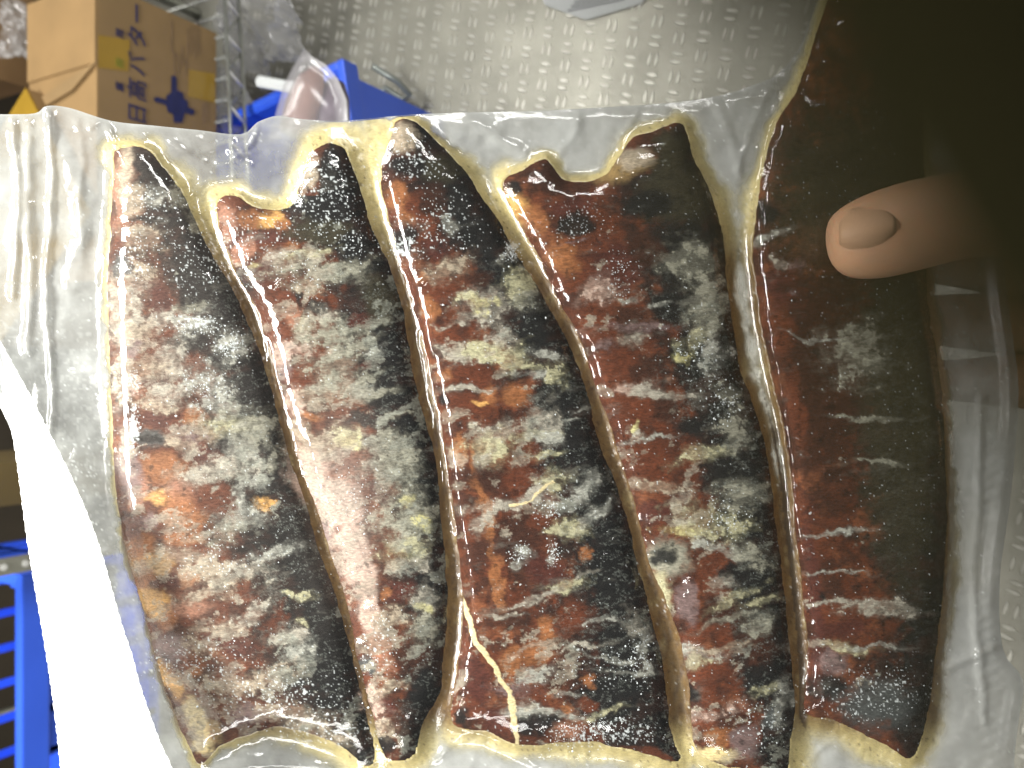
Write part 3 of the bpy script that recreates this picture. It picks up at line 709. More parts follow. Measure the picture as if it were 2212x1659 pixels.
def grid_mesh(name, sd, H, stride, cols=None, scal=None, extra=None, back=None):
    s = sd[::stride, ::stride]
    x = gx[::stride, ::stride].copy(); y = gy[::stride, ::stride].copy(); h = H[::stride, ::stride]
    st = ST * stride
    keep = s > -st * 1.1
    cell = keep[:-1, :-1] & keep[1:, :-1] & keep[:-1, 1:] & keep[1:, 1:]
    cell &= (s[:-1, :-1] > 0) | (s[1:, :-1] > 0) | (s[:-1, 1:] > 0) | (s[1:, 1:] > 0)
    gyy, gxx = np.gradient(s, st)
    gl = np.sqrt(gxx ** 2 + gyy ** 2) + 1e-6
    mv = np.where(s < 0, -s, 0)
    x = x + mv * gxx / gl; y = y + mv * gyy / gl
    used = np.zeros(s.shape, bool)
    used[:-1, :-1] |= cell; used[1:, :-1] |= cell; used[:-1, 1:] |= cell; used[1:, 1:] |= cell
    idx = -np.ones(s.shape, np.int64)
    idx[used] = np.arange(used.sum())
    V = loc3(x[used], y[used], h[used])
    q = np.stack([idx[:-1, :-1][cell], idx[1:, :-1][cell], idx[1:, 1:][cell], idx[:-1, 1:][cell]], -1)
    nv = len(V)
    vs = [V]
    extra_faces = []
    if back is not None:
        poly, depth = back
        n = len(poly)
        cen = poly.mean(0)
        b = nv
        rings = ((0.0, 1.0), (-0.45 * depth, 1.012), (-depth, 0.94))
        for hh, k_ in rings:
            p = cen + (poly - cen) * k_
            vs.append(loc3(p[:, 0], p[:, 1], np.full(n, hh)))
        for r_ in range(2):
            for i in range(n):
                j = (i + 1) % n
                extra_faces.append((b + r_ * n + i, b + r_ * n + j, b + (r_ + 1) * n + j, b + (r_ + 1) * n + i))
        extra_faces.append(tuple(b + 2 * n + i for i in range(n)))
    V = np.concatenate(vs)
    me = bpy.data.meshes.new(name)
    tot = len(q) + len(extra_faces)
    me.vertices.add(len(V))
    me.vertices.foreach_set('co', V.astype(np.float32).ravel())
    li = list(q.ravel()) if False else q.ravel()
    ex = [i for f in extra_faces for i in f]
    li = np.concatenate([li, np.array(ex, np.int64)]) if ex else li
    lt = np.concatenate([np.full(len(q), 4), np.array([len(f) for f in extra_faces], np.int64)]) if ex else np.full(len(q), 4)
    ls = np.concatenate([[0], np.cumsum(lt)[:-1]])
    me.loops.add(len(li))
    me.loops.foreach_set('vertex_index', li.astype(np.int32))
    me.polygons.add(tot)
    me.polygons.foreach_set('loop_start', ls.astype(np.int32))
    me.polygons.foreach_set('loop_total', lt.astype(np.int32))
    me.polygons.foreach_set('use_smooth', np.ones(tot, bool))
    me.update()
    me.validate()
    if cols is not None:
        at = me.color_attributes.new('Col', 'FLOAT_COLOR', 'POINT')
        c = cols[::stride, ::stride][used]
        a = scal[::stride, ::stride][used] if scal is not None else np.ones(len(c), np.float32)
        full = np.ones((len(V), 4), np.float32)
        full[:, :3] = c.mean(0)
        full[:nv, :3] = np.clip(c, 0, 1)
        full[:nv, 3] = a
        at.data.foreach_set('color', full.ravel())
    return me


def food_mat(name, rough, sss=0.0, coat=0.35, alpha=False):
    m, nt, out = new_mat(name)
    L = nt.links.new
    b = N(nt, 'ShaderNodeBsdfPrincipled', Roughness=rough)
    b.inputs['Coat Weight'].default_value = coat
    b.inputs['Specular IOR Level'].default_value = 0.4 if alpha else 0.12
    b.inputs['Coat Roughness'].default_value = 0.16
    b.inputs['Subsurface Weight'].default_value = sss
    b.inputs['Subsurface Radius'].default_value = (0.004, 0.003, 0.0015)
    b.inputs['Subsurface Scale'].default_value = 0.5
    at = N(nt, 'ShaderNodeVertexColor', layer_name='Col')
    tc = N(nt, 'ShaderNodeTexCoord')
    no = N(nt, 'ShaderNodeTexNoise', Scale=1500.0, Detail=4.0)
    mp = N(nt, 'ShaderNodeMapping')
    mp.inputs['Scale'].default_value = (0.55, 1.3, 1)
    L(tc.outputs['Object'], mp.inputs[0])
    L(mp.outputs[0], no.inputs['Vector'])
    mr = N(nt, 'ShaderNodeMapRange')
    mr.inputs['From Min'].default_value = 0.32
    mr.inputs['From Max'].default_value = 0.68
    mr.inputs['To Min'].default_value = 0.72
    mr.inputs['To Max'].default_value = 1.28
    L(no.outputs['Fac'], mr.inputs['Value'])
    mx = N(nt, 'ShaderNodeMix', data_type='RGBA', blend_type='MULTIPLY')
    mx.inputs['Factor'].default_value = 1.0 if not alpha else 0.4
    L(at.outputs['Color'], mx.inputs['A'])
    L(mr.outputs['Result'], mx.inputs['B'])
    L(mx.outputs['Result'], b.inputs['Base Color'])
    bp = N(nt, 'ShaderNodeBump', Strength=0.35, Distance=0.0004)
    L(no.outputs['Fac'], bp.inputs['Height'])
    L(bp.outputs['Normal'], b.inputs['Normal'])
    if alpha:
        tr = N(nt, 'ShaderNodeBsdfTransparent')
        ms = N(nt, 'ShaderNodeMixShader')
        L(at.outputs['Alpha'], ms.inputs[0])
        L(tr.outputs[0], ms.inputs[1])
        L(b.outputs[0], ms.inputs[2])
        L(ms.outputs[0], out.inputs[0])
    else:
        L(b.outputs[0], out.inputs[0])
    return m


def film_mat(name, rough=0.10, tl=0.45, thick=1.0):
    m, nt, out = new_mat(name)
    L = nt.links.new
    at = N(nt, 'ShaderNodeVertexColor', layer_name='Col')
    tc = N(nt, 'ShaderNodeTexCoord')
    no = N(nt, 'ShaderNodeTexNoise', Scale=700.0, Detail=3.0)
    L(tc.outputs['Object'], no.inputs['Vector'])
    bp = N(nt, 'ShaderNodeBump', Strength=0.10, Distance=0.0006)
    L(no.outputs['Fac'], bp.inputs['Height'])
    df = N(nt, 'ShaderNodeBsdfDiffuse')
    tn = N(nt, 'ShaderNodeBsdfTranslucent')
    L(at.outputs['Color'], df.inputs['Color'])
    L(at.outputs['Color'], tn.inputs['Color'])
    m1 = N(nt, 'ShaderNodeMixShader')
    m1.inputs[0].default_value = tl
    L(df.outputs[0], m1.inputs[1]); L(tn.outputs[0], m1.inputs[2])
    tr = N(nt, 'ShaderNodeBsdfTransparent')
    m2 = N(nt, 'ShaderNodeMixShader')
    L(at.outputs['Alpha'], m2.inputs[0])
    L(tr.outputs[0], m2.inputs[1]); L(m1.outputs[0], m2.inputs[2])
    gl = N(nt, 'ShaderNodeBsdfAnisotropic', Roughness=rough) if False else N(nt, 'ShaderNodeBsdfGlossy', Roughness=rough)
    L(bp.outputs['Normal'], gl.inputs['Normal'])
    fr = N(nt, 'ShaderNodeFresnel', IOR=1.5)
    L(bp.outputs['Normal'], fr.inputs['Normal'])
    gm = N(nt, 'ShaderNodeNewGeometry')
    io = N(nt, 'ShaderNodeMapRange')
    io.inputs['To Min'].default_value = 1.5
    io.inputs['To Max'].default_value = 1 / 1.5
    L(gm.outputs['Backfacing'], io.inputs['Value'])
    L(io.outputs['Result'], fr.inputs['IOR'])
    mu = N(nt, 'ShaderNodeMath', operation='MULTIPLY')
    mu.inputs[1].default_value = 1.15
    mu.use_clamp = True
    L(fr.outputs[0], mu.inputs[0])
    m3 = N(nt, 'ShaderNodeMixShader')
    L(mu.outputs[0], m3.inputs[0])
    L(m2.outputs[0], m3.inputs[1]); L(gl.outputs[0], m3.inputs[2])
    L(m3.outputs[0], out.inputs[0])
    return m


M_fish = food_mat('charred_skin', 0.75, 0.0, 0.0)
M_fat = food_mat('frozen_fat', 0.4, 0.15, 0.4, True)
M_film = film_mat('clear_film')
M_back = film_mat('back_film', 0.2, 0.5)
M_flap = film_mat('white_film', 0.25, 0.35)

FL = ["charred frozen fish on the far left, heavily frosted, against the clear bag margin",
      "narrow charred fish second from left, pale pink frost bulge low on its body",
      "charred fish in the middle, glossy red brown with a white seam low on its left",
      "charred fish second from right, notched top end and a black spot in pale fat",
      "olive brown charred fish on the far right under the thumb"]
for i in range(5):
    me = grid_mesh('grilled_fish', SD[i], np.where(FID == i, FISH_H + 0.2 * RELIEF * sstep(0, 12, SD[i]), 0), 1, COLF, None, None, (FISH[i], 26))
    o = link('grilled_fish', me, M_fish)
    o.matrix_world = BAGM
    tag(o, FL[i], 'fish', 'grilled fish side by side in the vacuum bag')

fat_sd = np.minimum(np.minimum((FATA - 0.03) * 20, 7 - SDM), BSD - 3)
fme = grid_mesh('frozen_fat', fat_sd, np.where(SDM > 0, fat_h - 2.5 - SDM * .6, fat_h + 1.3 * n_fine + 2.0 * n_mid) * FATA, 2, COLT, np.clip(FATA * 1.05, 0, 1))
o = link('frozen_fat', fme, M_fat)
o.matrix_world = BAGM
tag(o, 'pale yellow frozen fat filling the gaps round the five fish', 'fat', kind='stuff')

bag = empty('vacuum_bag', mat=BAGM)
tag(bag, 'clear frosted vacuum bag holding five grilled fish, gripped at its right edge', 'plastic bag')
o = link('front_film', grid_mesh('front_film', BSD, FILM, 2, COLM, MILK), M_film)
o.parent = bag
o = link('back_film', grid_mesh('back_film', BSD, -30 * sstep(0, 60, BSD) - 1, 5, COLM, np.clip(MILK * 0.55 + .1, 0, 1)), M_back)
o.parent = bag

# loose ice grains lying on the film, built one by one
rs = np.random.RandomState(5)
gv, gf = [], []
cnt = 0
while cnt < 3600:
    if cnt % 9 == 0:
        x, y = rs.uniform(60, 2150), rs.uniform(280, 1640)
    else:
        e = POWDER[rs.randint(len(POWDER))]
        x, y = e[0] + rs.randn() * e[2] * 0.55, e[1] + rs.randn() * e[3] * 0.55
    ix, iy = int((x - X0) / ST), int((y - Y0) / ST)
    cnt += 1
    if not (0 <= ix < NX and 0 <= iy < NY) or BSD[iy, ix] < 12 or FILM[iy, ix] < 1: continue
    r = min(3.2, 0.7 + rs.exponential(0.40))
    h = float(FILM[iy, ix])
    b = len(gv)
    for dx, dy, dz in ((1, 0, 0), (0, 1, 0), (-1, 0, 0), (0, -1, 0), (0, 0, 1), (0, 0, -0.6)):
        k_ = r * rs.uniform(0.6, 1.4)
        gv.append(tuple(loc3(np.array(x + dx * k_ + rs.randn() * .2), np.array(y + dy * k_ + rs.randn() * .2), np.array(h + dz * k_ * 0.7))))
    for a, c in ((0, 1), (1, 2), (2, 3), (3, 0)):
        gf.append((b + a, b + c, b + 4)); gf.append((b + c, b + a, b + 5))
me = bpy.data.meshes.new('ice_grains')
me.from_pydata(gv, [], gf)
M_ice = simple('ice_grain', lin((214, 220, 220)), 0.25, 0, 0.05, 50)
o = link('ice_grains', me, M_ice)
o.matrix_world = BAGM
tag(o, 'white powdery ice grains scattered over the bag film', 'frost', kind='stuff')

# folded white end of the bag, lifted towards the lamp
LE = spline([(-14, 724), (2, 830), (30, 960), (60, 1180), (92, 1370), (112, 1500), (130, 1659), (140, 1790)], False, 12)
RE = spline([(-6, 722), (62, 848), (120, 960), (168, 1060), (215, 1180), (262, 1344), (284, 1410), (306, 1490), (345, 1600), (372, 1659), (420, 1790)], False, 12)


def resamp(P, ts):
    a = P[:, 1]
    return np.stack([np.interp(ts, a, P[:, 0]), ts], -1)


ts = np.linspace(724, 1788, 220)
A, B = resamp(LE, ts), resamp(RE, ts)
nu = 40
vv, cc = [], []
for i in range(len(ts)):
    wdt = B[i, 0] - A[i, 0]
    for j in range(nu):
        t = j / (nu - 1)
        jag = 1.6 * math.sin(i * 1.9) * math.sin(i * 0.7) * (abs(t - 0.5) * 2) ** 8
        x = A[i, 0] + wdt * t + jag
        h = 16 + 0.62 * wdt * (t ** 1.15) + 3 * math.sin(t * 9 + i * 0.03) * (1 if i < 90 else 0.4)
        vv.append(loc3(np.array(x), np.array(ts[i]), np.array(h)))
        tt = min(1, max(0, (ts[i] - 900) / 230))
        streak = 0.5 + 0.5 * math.sin(t * 14 + 0.8 * math.sin(i * 0.05))
        al = (0.34 + 0.3 * streak) * (1 - tt) + 0.97 * tt
        cc.append((0.86, 0.87, 0.86, al))
me = bpy.data.meshes.new('folded_flap')
me.from_pydata([tuple(v) for v in vv], [], [(i * nu + j, (i + 1) * nu + j, (i + 1) * nu + j + 1, i * nu + j + 1) for i in range(len(ts) - 1) for j in range(nu - 1)])
at = me.color_attributes.new('Col', 'FLOAT_COLOR', 'POINT')
at.data.foreach_set('color', np.array(cc, np.float32).ravel())
o = link('folded_flap', me, M_flap, bag, True)
o['label'] = 'bright white folded plastic flap crossing the lower left'

# ------------------------------------------------------------------ hand
def skin_obj(name, chains, mat, parent=None, sub=2, mtx=None):
    """chains: lists of (point, radius); first point of a later chain may be an index into the first chain"""
    vs, es, rs = [], [], []
    for ch in chains:
        prev = None
        for it in ch:
            if isinstance(it, int):
                prev = it
                continue
            p, r = it
            vs.append(p); rs.append(r)
            if prev is not None: es.append((prev, len(vs) - 1))
            prev = len(vs) - 1
    me = bpy.data.meshes.new(name)
    me.from_pydata(vs, es, [])
    o = bpy.data.objects.new(name, me)
    C.objects.link(o)
    o.modifiers.new('skin', 'SKIN')
    me.skin_vertices[0]
    for i, r in enumerate(rs):
        me.skin_vertices[0].data[i].radius = (r, r)
    me.skin_vertices[0].data[0].use_root = True
    sb = o.modifiers.new('sub', 'SUBSURF'); sb.levels = sub; sb.render_levels = sub
    dg = bpy.context.evaluated_depsgraph_get()
    me2 = bpy.data.meshes.new_from_object(o.evaluated_get(dg))
    bpy.data.objects.remove(o)
    me2.name = name
    me2.materials.clear()
    o = link(name, me2, mat, parent, True)
    return o


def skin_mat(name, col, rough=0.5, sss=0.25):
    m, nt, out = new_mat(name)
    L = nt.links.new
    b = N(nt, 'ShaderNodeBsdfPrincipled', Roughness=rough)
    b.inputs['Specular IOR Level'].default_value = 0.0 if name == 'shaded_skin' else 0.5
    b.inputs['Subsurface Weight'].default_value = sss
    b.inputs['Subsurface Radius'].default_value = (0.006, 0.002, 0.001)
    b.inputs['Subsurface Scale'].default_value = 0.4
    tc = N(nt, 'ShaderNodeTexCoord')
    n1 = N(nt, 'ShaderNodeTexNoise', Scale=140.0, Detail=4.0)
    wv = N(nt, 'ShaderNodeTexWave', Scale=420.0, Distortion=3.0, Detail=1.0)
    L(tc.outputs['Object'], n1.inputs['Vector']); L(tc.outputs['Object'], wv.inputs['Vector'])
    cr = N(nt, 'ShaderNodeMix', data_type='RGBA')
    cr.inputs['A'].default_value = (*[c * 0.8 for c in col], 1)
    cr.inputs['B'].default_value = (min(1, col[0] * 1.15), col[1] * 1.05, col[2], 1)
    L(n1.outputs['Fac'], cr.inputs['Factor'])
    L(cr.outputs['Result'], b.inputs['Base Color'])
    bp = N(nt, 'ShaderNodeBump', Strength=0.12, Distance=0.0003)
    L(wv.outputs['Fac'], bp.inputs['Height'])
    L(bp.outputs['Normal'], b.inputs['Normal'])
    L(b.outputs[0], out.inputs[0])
    return m


def hp(x, y, h):
    return tuple(loc3(np.array(float(x)), np.array(float(y)), np.array(float(h))))


M_skin = skin_mat('skin', lin((200, 160, 126)))
hand = empty('hand', mat=BAGM)
tag(hand, 'bare hand gripping the right edge of the bag, thumb pressed on the far right fish', 'hand')
u = UN
chains = [
    [(hp(2560, 700, -30), 150 * u), (hp(2440, 600, 10), 135 * u), (hp(2290, 470, 70), 112 * u), (hp(2160, 452, 112), 96 * u), (hp(2040, 470, 128), 96 * u), (hp(1930, 500, 132), 100 * u), (hp(1840, 524, 124), 88 * u), (hp(1782, 534, 112), 52 * u)],
    [0, (hp(2600, 900, -60), 160 * u), (hp(2620, 1080, -80), 140 * u)],
    [1, (hp(2330, 480, -90), 84 * u), (hp(2200, 445, -150), 84 * u), (hp(2010, 410, -140), 62 * u), (hp(1890, 400, -112), 50 * u)],
    [1, (hp(2350, 590, -110), 86 * u), (hp(2200, 570, -165), 86 * u), (hp(1990, 550, -150), 64 * u), (hp(1860, 545, -114), 50 * u)],
    [8, (hp(2380, 725, -110), 86 * u), (hp(2210, 700, -165), 84 * u), (hp(2010, 690, -148), 62 * u), (hp(1890, 685, -114), 50 * u)],
    [8, (hp(2410, 840, -100), 78 * u), (hp(2240, 822, -150), 76 * u), (hp(2080, 822, -140), 54 * u), (hp(1980, 816, -112), 44 * u)],
    [0, (hp(2760, 760, -20), 150 * u), (hp(2960, 800, 0), 140 * u)],
]
o = skin_obj('palm_and_fingers', chains, M_skin, hand)
# thumb nail: a curved plate lying on the thumb
nv_, nf_ = [], []
for i in range(13):
    for j in range(9):
        s_, t_ = i / 12, j / 8 - 0.5
        wv_ = 62 * (1 - (2 * s_ - 1) ** 4 * 0.45)
        x = 1812 + 124 * s_
        y = 506 - 20 * s_ + t_ * 2 * wv_ * 0.92
        h = 223 - 36 * (2 * t_) ** 2 - 26 * (1 - s_) ** 2 * 1.5
        nv_.append(hp(x, y, h))
for i in range(12):
    for j in range(8):
        nf_.append((i * 9 + j, i * 9 + j + 1, (i + 1) * 9 + j + 1, (i + 1) * 9 + j))
me = bpy.data.meshes.new('thumb_nail')
me.from_pydata(nv_, [], nf_)
M_nail = simple('nail', lin((186, 148, 115)), 0.6, var=0.06)
o = link('thumb_nail', me, M_nail, hand, True)
so = o.modifiers.new('t', 'SOLIDIFY'); so.thickness = 0.0006

# ------------------------------------------------------------------ finger in front of the lens
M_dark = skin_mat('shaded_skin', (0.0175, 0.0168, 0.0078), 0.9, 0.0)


def cp(px, py, dist):
    """point in camera axes at a distance from the lens"""
    return CAM_POS + ray(px, py) * dist


fz = 0.0015
rr = 0.0026
e1 = Vector(cp(880, -200, fz)); e2 = Vector(cp(1590, 1000, fz))
axd = (e2 - e1).normalized()
em = (e1 + e2) / 2
nrm = axd.cross(em - CAM_POS).normalized()
if nrm.dot(-U_) < 0: nrm = -nrm       # towards the right edge of the picture
base = em + nrm * rr
pts, rads = [], []
for t, k_ in ((-0.0165, 0.02), (-0.0163, 0.25), (-0.0155, 0.55), (-0.014, 0.8), (-0.012, 0.94), (-0.009, 1.0), (-0.004, 1.0), (0.0, 1.0), (0.006, 1.0), (0.012, 1.0), (0.018, 1.01), (0.026, 1.08), (0.036, 1.14), (0.05, 1.16)):
    pts.append(base + axd * t)
    rads.append(rr * k_)
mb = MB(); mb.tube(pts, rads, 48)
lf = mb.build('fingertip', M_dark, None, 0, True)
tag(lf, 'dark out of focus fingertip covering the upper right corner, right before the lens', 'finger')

# ------------------------------------------------------------------ floor
M_plate = simple('steel_plate', lin((168, 166, 154)), 0.40, 0.55, 0.22, 9, 0.15, 60)
M_lug = simple('steel_lug', lin((214, 212, 200)), 0.36, 0.5, 0.15, 30)
mb = MB()
mb.box(-3, 3, -2, 4, -0.02, 0.0)
floor = mb.build('floor', M_plate)
tag(floor, 'checkered steel plate floor', kind='structure')
lug_v, lug_f = [], []


def lug(x, y, ang):
    ca, sa = math.cos(ang), math.sin(ang)
    b = len(lug_v)
    L_, W_, Hh = 0.0115, 0.0036, 0.0017
    prof = [(-1, 0), (-0.6, 0.75), (0, 1.0), (0.6, 0.75), (1, 0), (0.6, -0.75), (0, -1.0), (-0.6, -0.75)]
    for k_, z in ((1.0, 0.0002), (0.62, Hh)):
        for a_, c_ in prof:
            px_, py_ = a_ * L_ * (1 if k_ == 1 else 0.82), c_ * W_ * k_
            lug_v.append((x + px_ * ca - py_ * sa, y + px_ * sa + py_ * ca, z))
    for i in range(8):
        j = (i + 1) % 8
        lug_f.append((b + i, b + j, b + 8 + j, b + 8 + i))
    lug_f.append(tuple(b + 8 + i for i in range(8)))


av = Vector((0.005, 0.041)); bv = Vector((0.031, -0.004))
for i in range(-40, 60):
    for j in range(-40, 60):
        x = av.x * i + bv.x * j
        y = 0.45 + av.y * i + bv.y * j
        if not (-0.7 < x < 1.25 and -0.35 < y < 1.5): continue
        an = R(-18) if (i + j) % 2 == 0 else R(72)
        n_ = Vector((-math.sin(an), math.cos(an)))
        for s_ in (-0.5, 0.5):
            lug(x + n_.x * s_ * 0.0132, y + n_.y * s_ * 0.0132, an)
me = bpy.data.meshes.new('tread_lug')
me.from_pydata(lug_v, [], lug_f)
me.update()
bm = bmesh.new(); bm.from_mesh(me); bmesh.ops.recalc_face_normals(bm, faces=bm.faces); bm.to_mesh(me); bm.free()
o = link('tread_lug', me, M_lug, floor)
o['kind'] = 'stuff'

# back wall far behind the shelving
M_wall = simple('dark_panel', lin((58, 50, 38)), 0.8, 0, 0.3, 3)
mb = MB(); mb.box(-3, 3, 1.95, 2.05, 0, 2.6)
tag(mb.build('wall', M_wall), 'dark back wall of the store room', kind='structure')

# ------------------------------------------------------------------ wire shelving
M_chrome = simple('dull_chrome', lin((176, 178, 172)), 0.3, 0.8, 0.15, 30)
M_chrome_b = simple('bright_chrome', lin((225, 225, 222)), 0.35, 0.3, 0.1, 30)
shelf = empty('wire_shelf', (0.3, 1.2, 0.0))
tag(shelf, 'chrome wire shelf under the large cardboard box', 'shelf')
r1a = on_z(480, -160, 0.352); r1b = on_z(501, 330, 0.352)
r2a = on_z(508, -160, 0.318); r2b = on_z(534, 330, 0.318)
d1 = (r1b - r1a); d2 = (r2b - r2a)
for a_, d_ in ((r1a, d1), (r2a, d2)):
    mb = MB(); mb.tube([a_ - d_ * 0.3, a_ + d_ * 2.4], 0.0034, 8); mb.build('rail', M_chrome, shelf, smooth=True)
nzz = 32
zp = []
for i in range(nzz):
    t = -0.3 + 2.5 * i / nzz
    zp.append((r1a + d1 * t) if i % 2 == 0 else (r2a + d2 * t))
for i in range(nzz - 1):
    mb = MB(); mb.tube([zp[i], zp[i + 1]], 0.0032 if i % 2 == 0 else 0.002, 6)
    mb.build('strut', M_chrome_b if i % 2 == 0 else M_chrome, shelf, smooth=True)
for i in range(26):
    t = -0.25 + 2.4 * i / 26
    p = r1a + d1 * t
    mb = MB(); mb.tube([p + Vector((0, 0, 0.004)), p + Vector((0.0, 0.5, 0.004))], 0.0018, 6); mb.build('wire', M_chrome, shelf, smooth=True)
for px_ in (-0.62, 0.86):
    mb = MB(); mb.tube([(px_, 1.2, 0.0), (px_, 1.2, 1.6)], 0.0125, 12); mb.build('post', M_chrome, shelf, smooth=True)
for px_ in (-0.62, 0.86):
    mb = MB(); mb.tube([(px_, 1.62, 0.0), (px_, 1.62, 1.6)], 0.0125, 12); mb.build('post', M_chrome, shelf, smooth=True)

# ------------------------------------------------------------------ cardboard boxes
M_card = simple('cardboard', lin((140, 114, 76)), 0.75, 0, 0.10, 14, 0.1, 300)
M_card2 = simple('cardboard_dark', lin((120, 92, 58)), 0.8, 0, 0.12, 14)
M_card_top = simple('cardboard_top', lin((146, 117, 76)), 0.75, 0, 0.10, 14)
M_tape = simple('packing_tape', lin((156, 124, 44)), 0.25, 0, 0.08, 20)
M_ink = simple('blue_ink', lin((34, 38, 82)), 0.6, 0, 0.25, 60)
M_ink2 = simple('faint_ink', lin((132, 108, 78)), 0.7, 0, 0.2, 60)
M_inkg = simple('taped_ink', lin((124, 128, 44)), 0.5, 0, 0.2, 60)
YF = 1.15
ptl = on_y(214, -35, YF); pbr = on_y(464, 62, YF)
XR = (ptl.x + pbr.x) / 2; ZT = ptl.z; ZB = pbr.z
XL = XR - 0.44; YB = YF + 0.17
bx = empty('cardboard_box', (XR - 0.2, YF + 0.08, ZB))
tag(bx, 'large tan cardboard box with blue Japanese print and a blue logo, on the wire shelf', 'box')
th = 0.004
mb = MB(); mb.box(XL, XR, YF, YF + th, ZB, ZT); mb.build('front_panel', M_card, bx, 0.0008)
mb = MB(); mb.box(XL, XR, YB - th, YB, ZB, ZT); mb.build('rear_panel', M_card, bx)
mb = MB(); mb.box(XR - th, XR, YF + th, YB - th, ZB, ZT); mb.build('side_panel', M_card, bx)
mb = MB(); mb.box(XL, XL + th, YF + th, YB - th, ZB, ZT); mb.build('side_panel', M_card, bx)
mb = MB(); mb.box(XL, XR, YF, YB, ZB - th, ZB); mb.build('bottom_panel', M_card, bx)
# four top flaps, the short one tucked over with its slanted edge
pA = on_z(213, 132, ZT + 0.006); pB = on_z(92, 212, ZT + 0.006); pC = on_z(92, 236, ZT + 0.006); pD = on_z(160, 195, ZT + 0.006)
mb = MB(); mb.box(XL, XR, YF, YB, ZT, ZT + 0.003); mb.build('top_flap', M_card_top, bx)
mb = MB(); mb.box(pA.x, XR, YF, YB, ZT + 0.0032, ZT + 0.0062)
mb.build('top_flap', M_card_top, bx)
mb = MB(); mb.prism([pA, pB, pC, pD], (0, 0, 0.003)); mb.build('flap_edge', M_card, bx)
mb = MB()
q = [on_z(213, 76, ZT + 0.007), on_z(178, 100, ZT + 0.007), on_z(178, 150, ZT + 0.007), on_z(213, 152, ZT + 0.007)]


def fpt(px, py, e=0.0006):
    return on_y(px, py, YF - e)


def dispc(x, y): return (219.4 + x / 6.05, y / 6.05)


mb.prism([fpt(*dispc(*p)) for p in ((-36, 455), (375, 520), (350, 930), (-36, 880))], (0, -0.0004, 0)); mb.build('tape', M_tape, bx)
mb = MB()
mb.prism([fpt(*dispc(*p)) for p in ((1150, 905), (1490, 960), (1490, 1345), (1140, 1260))], (0, -0.0004, 0)); mb.build('tape', M_tape, bx)
mb = MB()
logo = [(915, 1000), (950, 980), (985, 1010), (990, 1180), (1070, 1210), (1080, 1290), (1130, 1320), (1135, 1400), (1215, 1430), (1220, 1470), (1190, 1505), (1110, 1475), (1085, 1490), (1060, 1600), (950, 1600), (940, 1490),
        (870, 1460), (850, 1370), (700, 1325), (685, 1280), (720, 1262), (850, 1300), (850, 1250), (915, 1200)]
mb.prism([fpt(*dispc(*p), 0.0012) for p in logo][::-1], (0, -0.0004, 0)); mb.build('logo', M_ink, bx)


def text(s, px, py, size_h, mat, name='lettering', wx_=1.0, parent=None, rot=None, loc=None):
    cu = bpy.data.curves.new(name, 'FONT')
    cu.body = s
    cu.align_x = 'CENTER'; cu.align_y = 'CENTER'
    cu.size = 1.0
    cu.extrude = 0.004
    cu.resolution_u = 3
    o = bpy.data.objects.new(name, cu)
    C.objects.link(o)
    dg = bpy.context.evaluated_depsgraph_get()
    me = bpy.data.meshes.new_from_object(o.evaluated_get(dg))
    bpy.data.objects.remove(o)
    o = link(name, me, None)
    me.materials.clear(); me.materials.append(mat)
    p = fpt(px, py, 0.0013) if loc is None else loc
    o.matrix_world = Matrix.Translation(p) @ (Matrix.Rotation(math.pi / 2, 4, 'X') if rot is None else rot) @ Matrix.Diagonal((size_h * wx_, size_h, 0.1, 1))
    if parent:
        bpy.context.view_layer.update()
        mw = o.matrix_world.copy()
        o.parent = parent
        o.matrix_parent_inverse = parent.matrix_world.inverted()
        o.matrix_world = mw
    return o


hz = (fpt(281, 100) - fpt(318, 100)).length * 1.15
for ch_, py_ in (('日', 246), ('高', 194), ('バ', 139), ('タ', 80), ('ー', 30)):
    text(ch_, 300, py_, hz, M_ink, 'lettering', 0.95, bx)
hs = (fpt(252, 100) - fpt(270, 100)).length * 1.05
for ch_, py_, mt in (('業', 187, M_ink), ('務', 136, M_inkg), ('用', 90 - 18, M_ink)):
    text(ch_, 261, py_, hs, mt, 'lettering', 0.95, bx)
for j, (px_, y0_, y1_) in enumerate([(369, 45, 110), (375, 110, 160), (404, 60, 120), (412, 52, 116), (420, 55, 125), (428, 60, 118), (392, 100, 140), (384, 115, 158), (400, 124, 160), (440, 200, 262), (446, 205, 262), (436, 225, 262)]):
    mb = MB()
    mb.prism([fpt(px_, y0_), fpt(px_, y1_), fpt(px_ + 4, y1_ + 1), fpt(px_ + 4, y0_ + 1)], (0, -0.0003, 0))
    mb.build('small_print', M_ink2, bx)


def plain_box(name, x0, x1, y0, y1, z0, z1, mat, topmat, label, tape=None):
    e = empty(name, ((x0 + x1) / 2, (y0 + y1) / 2, z0))
    tag(e, label, 'box')
    t_ = 0.004
    mb = MB(); mb.box(x0, x1, y0, y0 + t_, z0, z1 - t_); mb.build('front_panel', mat, e)
    mb = MB(); mb.box(x0, x1, y1 - t_, y1, z0, z1 - t_); mb.build('rear_panel', mat, e)
    mb = MB(); mb.box(x0, x0 + t_, y0 + t_, y1 - t_, z0, z1 - t_); mb.build('side_panel', mat, e)
    mb = MB(); mb.box(x1 - t_, x1, y0 + t_, y1 - t_, z0, z1 - t_); mb.build('side_panel', mat, e)
    ym = (y0 + y1) / 2
    mb = MB(); mb.box(x0, x1, y0, ym - 0.001, z1 - t_, z1); mb.build('top_flap', topmat, e)
    mb = MB(); mb.box(x0, x1, ym + 0.001, y1, z1 - t_, z1); mb.build('top_flap', topmat, e)
    if tape:
        mb = MB(); mb.box(x0 - 0.0005, x1 + 0.0005, ym - 0.03, ym + 0.03, z1 + 0.0002, z1 + 0.0007); mb.build('tape', M_tape, e)
    return e


